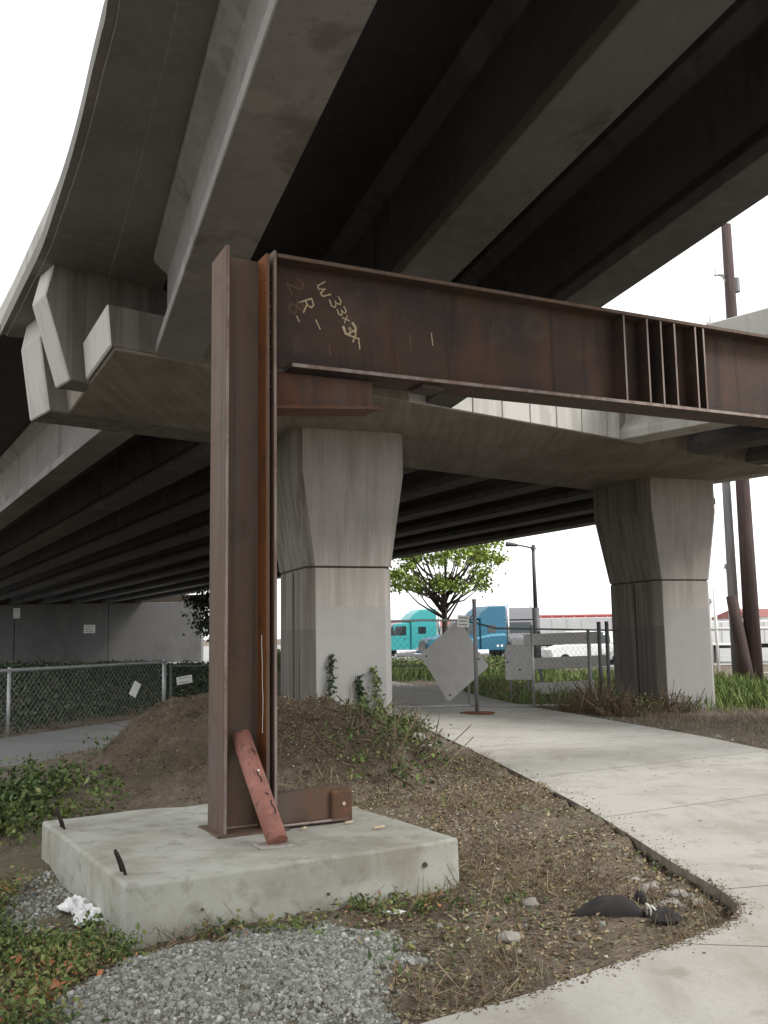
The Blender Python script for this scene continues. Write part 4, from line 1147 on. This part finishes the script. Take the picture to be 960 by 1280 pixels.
# blank-backed diamond sign hung on the gate
ds = thing('diamond_sign', 'large bare aluminium diamond sign, its blank back showing, hung crooked on the gate', 'sign', (0, 0, 0))
h2 = .62
mb = MB()
poly = [(-h2, -h2), (h2, -h2), (h2, h2), (-h2, h2)]
q45 = lambda x, z_, a: (x * math.cos(a) - z_ * math.sin(a), x * math.sin(a) + z_ * math.cos(a))
A45 = R(43)
o_ = [q45(x, z_, A45) for x, z_ in [(-h2 + .05, -h2), (h2 - .05, -h2), (h2, -h2 + .05), (h2, h2 - .05), (h2 - .05, h2), (-h2 + .05, h2), (-h2, h2 - .05), (-h2, -h2 + .05)]]
mb.prism([(x, -.004, z_) for x, z_ in o_], [(x, .004, z_) for x, z_ in o_]); mb.build('panel', M['alu'], ds)
for off, wd in ((-.40, .05), (.02, .05), (.30, .06)):
    b_ = [q45(x, z_, A45) for x, z_ in ((-h2 * .97, off), (h2 * .97, off), (h2 * .97, off + wd), (-h2 * .97, off + wd))]
    mb = MB(); mb.prism([(x, -.0075, z_) for x, z_ in b_], [(x, -.0042, z_) for x, z_ in b_]); mb.build('stiffening_band', M['alu'], ds)
for x, z_ in ((-.70, .02), (.0, -.72), (.62, .1)): MB().tube([(x, -.014, z_), (x, -.004, z_)], .022, 8).build('bolt_head', M['bolt'], ds)
ds.location = (1.42, 20.55, 1.06); ds.rotation_euler = (R(-3), R(6), R(-38))
sign_plate('gate_notice', 'small square white notice wired to the top of the gate over the diamond sign', 'sign', 1.62, 20.2, 1.88, .25, .25, R(-10), R(4), None, prints=3)
sq = thing('square_sign', 'blank grey square sign panel beyond the gate, left end of the barricade', 'sign', (0, 0, 0))
MB().bx(-.40, .40, -.01, .01, -.47, .47).build('panel', M['alu'], sq, bevel=.02)
for x, z_ in ((-.34, 0), (.34, 0), (0, -.2)): MB().tube([(x, -.02, z_), (x, -.01, z_)], .03, 8).build('bolt_head', M['bolt'], sq)
for x in (-.25, .25): MB().bx(x - .03, x + .03, .012, .05, -1.32, .47).build('leg', M['greypost'], sq)
bx0, by0 = 3.62, 26.4; sq.location = (bx0, by0, float(base(bx0, by0)) + 1.06); sq.rotation_euler = (0, R(1), R(8))
# three-rail barricade
bar = thing('road_barricade', 'three board white barricade standing in the grass behind the fence', 'barricade', (0, 0, 0))
for z_, x0, x1 in ((.36, -.85, 1.02), (1.05, -1.05, 1.42), (1.72, -1.02, 1.28)):
    MB().bx(x0, x1, -.03, .0, z_ - .16, z_ + .16).build('board', M['plank'], bar, bevel=.006)
for x in (-.55, .92): MB().bx(x - .035, x + .035, .004, .07, 0, 1.95).build('upright', M['greypost'], bar)
for x in (-.55, .92): MB().bx(x - .035, x + .035, -.55, .6, -.06, .0).build('foot', M['greypost'], bar)
bar.location = (4.9, 27.4, float(base(4.9, 27.4)) + .04); bar.rotation_euler = (0, R(-1.2), R(10))

# ------------------------------------------------------------------ street lamp, poles, rails
lx, ly = 7.0, 45.0; lb = float(base(lx, ly))
lamp = thing('street_lamp', 'slim dark street lamp with a short arm standing beyond the fence', 'street lamp', (lx, ly, lb))
MB().tube([(lx, ly, lb), (lx, ly, lb + 3.2)], .17, 12).build('base_post', M['darkwire'], lamp, smooth=True)
MB().tube([(lx, ly, lb + 3.2), (lx - .02, ly, lb + 6.05)], [.10, .075], 12).build('shaft', M['darkwire'], lamp, smooth=True)
MB().tube([(lx, ly, lb + 5.98), (lx - .5, ly, lb + 6.10), (lx - .95, ly, lb + 6.18)], .04, 8).build('arm', M['darkwire'], lamp, smooth=True)
MB().tube([(lx - .75, ly, lb + 6.14), (lx - 1.3, ly, lb + 6.2)], [.07, .12], 10).build('lamp_head', M['darkwire'], lamp)
MB().tube([(lx, ly, lb + 5.92), (lx, ly, lb + 6.14)], [.13, .08], 10).build('cap', M['darkwire'], lamp)


def utility_pole(x, y, h, r0, r1, m, label, lean=(0, 0), hw=False):
    b = float(base(x, y)) - .2
    t = thing('utility_pole', label, 'utility pole', (x, y, b), 'utility poles right of the far pier')
    ax = lambda z_: Vector((x + lean[0] * z_, y + lean[1] * z_, b + z_))
    MB().tube([ax(0), ax(h * .3), ax(h * .65), ax(h)], [r0, r0 * .7 + r1 * .3, r0 * .35 + r1 * .65, r1], 14).build('shaft', M[m], t, smooth=True)
    if hw:
        for z_, L_ in ((15.1, .95), (17.2, .6)):
            MB().tube([ax(z_), ax(z_) + Vector((-L_, -.1, .06))], .06, 6).build('bracket', M['galv'], t)
            MB().tube([ax(z_ - .5), ax(z_) + Vector((-L_ * .6, -.1, .03))], .04, 6).build('brace', M['galv'], t)
            MB().tube([ax(z_) + Vector((-L_, -.1, .0)), ax(z_) + Vector((-L_, -.1, .32))], [.09, .05], 8).build('insulator', M['white_paint'], t)
        MB().bx(ax(16.1).x - .28, ax(16.1).x - .1, y - .35, y - .2, b + 13.9, b + 14.5).build('equipment_box', M['greypost'], t)
        MB().tube([ax(16.8) + Vector((.27, 0, -.3)), ax(16.8) + Vector((.27, 0, .3))], .16, 8).build('equipment_can', M['greypost'], t)
        for z_ in (12.6, 13.0): MB().tube([ax(z_) + Vector((-1.0, 0, .1)), ax(z_)], .03, 6).build('strut', M['galv'], t)
        MB().tube([ax(13.05) + Vector((-1.3, 0, -2)), ax(13) + Vector((-1.05, 0, .1)), ax(15.1) + Vector((-1.05, 0, .1))], .035, 6).build('cable', M['galv'], t)
    return t


utility_pole(14.9, 39.4, 19.5, .34, .2, 'pole_dark', 'tall dark wooden utility pole with brackets, rising above the rusty beam', hw=True)
utility_pole(14.4, 39.9, 12, .22, .15, 'pole_grey', 'paler grey pole standing close against the left of the dark utility pole')
utility_pole(14.55, 39.2, 3.6, .29, .22, 'pole_dark', 'short cut-off wooden pole stub leaning beside the taller poles', lean=(-.13, 0))
rail = thing('guard_rail', 'white two rail pipe barrier in the yard right of the far pier', 'guard rail', (16, 46, float(base(16, 46))))
rb = float(base(16, 46))
for x, hh in ((15.7, 4.05), (16.55, 1.2), (18.5, 2.15), (21.5, 2.15)): MB().tube([(x, 46, rb - .2), (x, 46, rb + hh)], .09 if hh < 3 else .07, 10).build('post', M['white_paint'], rail, smooth=True)
MB().tube([(14.0, 46, rb + 2.08), (24, 46, rb + 2.08)], .075, 8).build('rail', M['white_paint'], rail, smooth=True)
MB().tube([(14.0, 46, rb + 1.35), (17.2, 46, rb + 1.35)], .06, 8).build('rail', M['white_paint'], rail, smooth=True)
MB().bx(14.0, 24, 45.9, 46.1, rb - .3, rb + .02).build('kerb', M['white_paint'], rail)
for k, (x, hh, rr, lab) in enumerate(((19.0, 5.0, .18, 'thicker pale vent stack right of the far pier, in front of the trailer'), (17.7, 3.1, .16, 'shorter grey vent stack left of the poles'))):
    t = thing('vent_stack', lab, 'vent pipe', (x, 53, -.4), 'vent stacks in the yard')
    MB().tube([(x, 53, -.4), (x, 53, hh)], rr, 12).build('pipe', M['offwhite'], t, smooth=True)
    MB().tube([(x, 53, hh), (x, 53, hh + .25)], [rr * 1.6, rr * 1.3], 12).build('cowl', M['greypost'], t)

# ------------------------------------------------------------------ trees
def tree(name, label, x, y, H, crown, rad, nleaf, lm, lsize, cat='tree', group=None, trunk_r=.14, clumps=26, forks=None, zlow=.4):
    b = float(base(x, y))
    t = thing(name, label, cat, (x, y, b), group)
    base_v = Vector((x, y, b))
    rs = random.Random(int(x * 100 + y))
    mb = MB()
    top = base_v + Vector((rs.uniform(-.2, .2), rs.uniform(-.2, .2), H * .62))
    mb.tube([base_v - Vector((0, 0, .2)), base_v.lerp(top, .35) + Vector((.05, 0, 0)), base_v.lerp(top, .7), top], [trunk_r, trunk_r * .8, trunk_r * .6, trunk_r * .35], 9)
    ctr = []
    for k in range(clumps):
        az = 2.4 * k + rs.uniform(-.4, .4); el = rs.uniform(-.35, 1.0); rr = rad * rs.uniform(.35, 1)
        c = base_v + Vector((math.cos(az) * rr, math.sin(az) * rr, H * (zlow + (1 - zlow) * .5) + el * H * (1 - zlow) * .48 * (1.15 - .5 * rr / rad)))
        ctr.append(c)
        s = base_v.lerp(top, rs.uniform(.45, .95))
        mid = s.lerp(c, .5) + Vector((0, 0, -.12 * rr))
        mb.tube([s, mid, c], [trunk_r * .32, trunk_r * .2, trunk_r * .07], 5)
    mb.build('trunk', M['bark'], t, smooth=True)
    per = nleaf // clumps
    pos, rn = [], []
    for c in ctr:
        sz = rs.uniform(.55, 1.1) * crown
        v = rng.normal(0, .62, (per, 3))
        pos.append(np.array(c) + v * sz * np.array([1.1, 1.1, .55])); rn.append(np.clip(rng.normal(rs.uniform(.3, .75), .18, per), 0, 1))
    pos = np.concatenate(pos) - np.array(base_v); rn = np.concatenate(rn)
    o = scatter('crown', LEAF, pos, rng.uniform(.7, 1.3, len(pos)) * lsize, M[lm], .8, .3, rnd=rn, parent=t)
    return t


tree('street_tree', 'bright green young tree with open crown beyond the gate, in front of the trucks', 3.25, 55, 8.6, .62, 3.7, 6200, 'treeleaf', .25, trunk_r=.22, clumps=46, zlow=.27)
tree('dark_tree', 'dark small tree at the right end of the abutment wall', -10.7, 62, 5.2, .9, 1.7, 3000, 'darkleaf', .25, trunk_r=.12, clumps=16, zlow=.25)
tree('dark_tree', 'dark bush beside the abutment wall hidden mostly behind the rusty column', -10.0, 60, 3.4, .8, 1.4, 1800, 'darkleaf', .22, trunk_r=.1, clumps=12, zlow=.2)

# ------------------------------------------------------------------ trucks and vehicles (local: x forward, y left, z up)
def wheel(parent, x, y, r, wd, sgn):
    w_ = MB().tube([(x, y - wd / 2, r), (x, y + wd / 2, r)], r, 22).build('wheel', M['tyre'], parent, bevel=.02)
    MB().tube([(x, y + sgn * (wd / 2 - .01), r), (x, y + sgn * (wd / 2 + .015), r)], [r * .58, r * .52], 16).build('rim', M['chrome'], w_)
    return w_


def yprism(pts, y0, y1):
    mb = MB(); return mb.prism([(x, y0, z_) for x, z_ in pts], [(x, y1, z_) for x, z_ in pts])


def tractor(name, label, paint, loc, yaw, stripe=None):
    t = thing(name, label, 'truck', (0, 0, 0), 'semi tractors parked in the yard')
    MB().bx(-4.2, 3.2, -.45, .45, .65, .95).build('chassis', M['dark'], t)
    h = yprism([(1.35, .85), (3.35, .75), (3.42, 1.35), (3.2, 1.75), (1.35, 2.05)], -.82, .82).build('hood', M[paint], t, bevel=.08, seg=2)
    MB().bx(3.40, 3.46, -.5, .5, .85, 1.6).build('grille', M['chrome'], h)
    for s in (-1, 1):
        yprism([(1.5, .75), (1.75, 1.35), (2.95, 1.35), (3.4, .95), (3.4, .6), (3.1, .6), (2.9, 1.12), (1.95, 1.12)], s * .85 - .28, s * .85 + .28).build('fender', M[paint], h, bevel=.03)
        MB().bx(3.28, 3.43, s * .92 - .16, s * .92 + .16, .95, 1.15).build('headlight', M['lamp_white'], h, bevel=.03)
    MB().bx(3.3, 3.6, -1.2, 1.2, .38, .78).build('bumper', M['chrome'], t, bevel=.05)
    c = yprism([(-.35, .9), (1.38, .9), (1.38, 2.0), (.85, 2.85), (-.35, 2.95)], -1.05, 1.05).build('cab', M[paint], t, bevel=.06, seg=2)
    MB().hexa([(1.375, -.95, 2.06), (1.40, -.95, 2.06), (1.40, .95, 2.06), (1.375, .95, 2.06)], [(.90, -.88, 2.80), (.93, -.88, 2.80), (.93, .88, 2.80), (.90, .88, 2.80)]).build('windshield', M['glass'], c)
    for s in (-1, 1):
        yprism([(.0, 2.0), (1.15, 2.0), (.75, 2.65), (.0, 2.68)], s * 1.052 - .012, s * 1.052 + .012).build('side_window', M['glass'], c)
        MB().bx(.02, .16, s * 1.07 - .02, s * 1.07 + .02, 1.75, 1.80).build('door_handle', M['chrome'], c)
        MB().bx(1.1, 1.25, s * 1.35 - .12, s * 1.35 + .12, 2.0, 2.6).build('mirror', M['dark'], c, bevel=.03)
    s_ = yprism([(-2.35, .9), (-.36, .9), (-.36, 3.0), (-.1, 3.02), (-.6, 3.55), (-1.1, 3.88), (-2.35, 3.92)], -1.15, 1.15).build('sleeper', M[paint], t, bevel=.06, seg=2)
    for s in (-1, 1):
        MB().bx(-1.5, -.9, s * 1.152 - .012, s * 1.152 + .012, 2.1, 2.6).build('sleeper_window', M['glass'], s_)
        if stripe:
            pts = [(-2.3, 2.02), (-1.2, 2.0), (-.4, 1.85), (-.4, 1.72), (-1.2, 1.84), (-2.3, 1.87)]
            yprism(pts, s * 1.153 - .006, s * 1.153 + .006).build('stripe', M[stripe], s_)
            pts = [(-.33, 1.83), (.5, 1.66), (1.36, 1.40), (1.36, 1.28), (.5, 1.5), (-.33, 1.69)]
            yprism(pts, s * 1.054 - .006, s * 1.054 + .006).build('stripe', M[stripe], c)
            for k in range(2): MB().tube([(-1.95 + .32 * k, s * 1.15, 1.2), (-1.95 + .32 * k, s * 1.17, 1.2)], .085, 12).build('marker_lamp', M['lamp_white'], s_)
        MB().tube([(-2.6, s * .95, .95), (-2.6, s * .95, 4.05)], .09, 12).build('exhaust_stack', M['chrome'], t, smooth=True)
        MB().tube([(-.9, s * .95, .72), (.8, s * .95, .72)], .30, 16).build('fuel_tank', M['chrome'], t)
        wheel(t, 2.45, s * 1.0, .50, .30, s)
        for x in (-2.9, -4.15): wheel(t, x, s * .95, .50, .55, s)
        for x in (-2.9, -4.15): MB().bx(x - .6, x + .6, s * .95 - .3, s * .95 + .3, 1.06, 1.09).build('mud_guard', M['dark'], t)
    t.location = loc; t.rotation_euler = (0, 0, yaw)
    return t


def trailer(name, label, skin, loc, yaw, L_=12.5, H_=2.75, base_z=1.15, lw=None):
    t = thing(name, label, 'trailer', (0, 0, 0), 'box trailers in the yard')
    b = MB().bx(-L_ / 2, L_ / 2, -1.25, 1.25, base_z, base_z + H_).build('box', M[skin], t, bevel=.04)
    n = 10
    for k in range(n + 1):
        x = -L_ / 2 + .05 + k * (L_ - .1) / n
        for s in (-1, 1): MB().bx(x - .03, x + .03, s * 1.26 - .015, s * 1.26 + .015, base_z + .08, base_z + H_ - .08).build('side_post', M['offwhite'], b)
    MB().bx(-L_ / 2, L_ / 2, -.5, .5, base_z - .25, base_z - .002).build('under_frame', M['dark'], t)
    for x in (-L_ / 2 + 1.4, -L_ / 2 + 2.6):
        for s in (-1, 1): wheel(t, x, s * .95, .5, .5, s)
    for s in (-1, 1): MB().bx(L_ / 2 - 2.4, L_ / 2 - 2.25, s * .7 - .08, s * .7 + .08, .0, base_z - .2).build('landing_leg', M['greypost'], t)
    t.location = loc; t.rotation_euler = (0, 0, yaw)
    return t


def car(name, label, paint, loc, yaw, van=False, cat='car'):
    t = thing(name, label, cat, (0, 0, 0), 'vehicles parked in the yard')
    if van: low, roof = [(-2.5, .35), (2.4, .35), (2.5, .95), (1.6, 1.25), (-2.5, 1.25)], [(-2.48, 1.25), (1.6, 1.25), (.95, 2.1), (-2.4, 2.15)]
    else: low, roof = [(-2.2, .3), (2.15, .3), (2.25, .7), (1.9, .85), (.95, .95), (-1.7, 1.0), (-2.2, .9)], [(-1.75, 1.0), (.95, .95), (.25, 1.42), (-1.1, 1.45)]
    b = yprism(low, -.88, .88).build('body', M[paint], t, bevel=.07, seg=2)
    r_ = MB(); r_.hexa([(roof[0][0], -.85, roof[0][1]), (roof[1][0], -.85, roof[1][1]), (roof[1][0], .85, roof[1][1]), (roof[0][0], .85, roof[0][1])], [(roof[3][0], -.68, roof[3][1]), (roof[2][0], -.68, roof[2][1]), (roof[2][0], .68, roof[2][1]), (roof[3][0], .68, roof[3][1])])
    r_.build('roof', M[paint], t, bevel=.06, seg=2)
    for s in (-1, 1):
        z0 = roof[0][1] + .05; z1 = roof[2][1] - .1
        yf = lambda z_: s * (.85 - .17 * (z_ - roof[0][1]) / (roof[2][1] - roof[0][1]) + .006)
        x0, x1 = roof[0][0] * .6, roof[1][0] - .15
        MB().add([(x0, yf(z0), z0), (x1, yf(z0), z0), (roof[2][0] - .08, yf(z1), z1), (x0, yf(z1), z1)], [(0, 1, 2, 3)]).build('side_window', M['glass'], t)
        for x in ((-1.5, 1.55) if van else (-1.35, 1.35)): wheel(t, x, s * .80, .34, .22, s)
        MB().bx(low[2][0] - .12, low[2][0] - .02, s * .62 - .16, s * .62 + .16, .62, .76).build('headlight', M['lamp_white'], t)
    xw = roof[1][0]
    MB().hexa([(xw - .06, -.74, roof[1][1] + .06), (xw + .012, -.74, roof[1][1] + .03), (xw + .012, .74, roof[1][1] + .03), (xw - .06, .74, roof[1][1] + .06)],
              [(roof[2][0] + .0, -.62, roof[2][1] - .08), (roof[2][0] + .08, -.62, roof[2][1] - .08), (roof[2][0] + .08, .62, roof[2][1] - .08), (roof[2][0] + .0, .62, roof[2][1] - .08)]).build('windshield', M['glass'], t)
    t.location = loc; t.rotation_euler = (0, 0, yaw)
    return t


YZ = -.37
tractor('semi_truck', 'blue semi tractor with pale stripe parked beyond the tree', 'blue', (5.6, 66, YZ), R(203), 'paleblue')
tractor('semi_truck', 'teal semi tractor parked behind the blue truck, next to the near pier', 'teal', (1.2, 72, YZ), R(196))
tractor('semi_truck', 'grey semi tractor seen end-on just right of the blue truck', 'greypost', (9.6, 70, YZ), R(262))
trailer('box_trailer', 'grey box trailer behind the barricade, left of the far pier', 'offwhite', (16.5, 82, YZ), R(176), H_=2.1)
trailer('box_trailer', 'red box trailer far behind the parked van', 'red_paint', (22, 108, YZ), R(183))
trailer('box_trailer', 'white box trailer right of the far pier behind the poles', 'white_paint', (24.5, 60, YZ), R(170), H_=1.4)
car('parked_van', 'white van parked behind the barricade near the far pier', 'white_paint', (12.6, 62, YZ), R(190), True, 'van')
car('parked_car', 'pale car parked behind the fence next to the far pier', 'offwhite', (15.6, 60, YZ), R(172))
car('parked_car', 'red car parked behind the two dark fence posts', 'red_paint', (18.4, 78, YZ), R(185))
car('parked_van', 'pale van parked beyond the blank square sign', 'offwhite', (9.8, 78, YZ), R(176), True, 'van')

# far warehouses
def warehouse(label, x0, x1, y, h, wallm, roofm, n):
    t = thing('warehouse', label, 'building', ((x0 + x1) / 2, y, -.4), 'low warehouses across the yard')
    MB().bx(x0, x1, y, y + 30, -.6, h).build('wall', M[wallm], t)
    MB().prism([(x0 - .6, y - .6, h + .01), (x0 - .6, y + 30.6, h + .01), (x0 - .6, y + 15, h + 1.9)], [(x1 + .6, y - .6, h + .01), (x1 + .6, y + 30.6, h + .01), (x1 + .6, y + 15, h + 1.9)]).build('roof', M[roofm], t)
    for k in range(n):
        x = x0 + (k + .5) * (x1 - x0) / n
        MB().bx(x - 1.5, x + 1.5, y - .06, y - .01, -.4, 3.0).build('roller_door', M['greypost' if k % 3 else 'offwhite'], t)
    return t


warehouse('long low white warehouse with a dull red roof far beyond the fence', 26, 62, 205, 3.9, 'white_paint', 'redroof', 6)
warehouse('low grey warehouse far beyond the trucks', -18, 22, 225, 3.6, 'offwhite', 'redroof', 5)
warehouse('pale warehouse with red roof far beyond the utility poles', 74, 130, 190, 4.2, 'white_paint', 'redroof', 6)
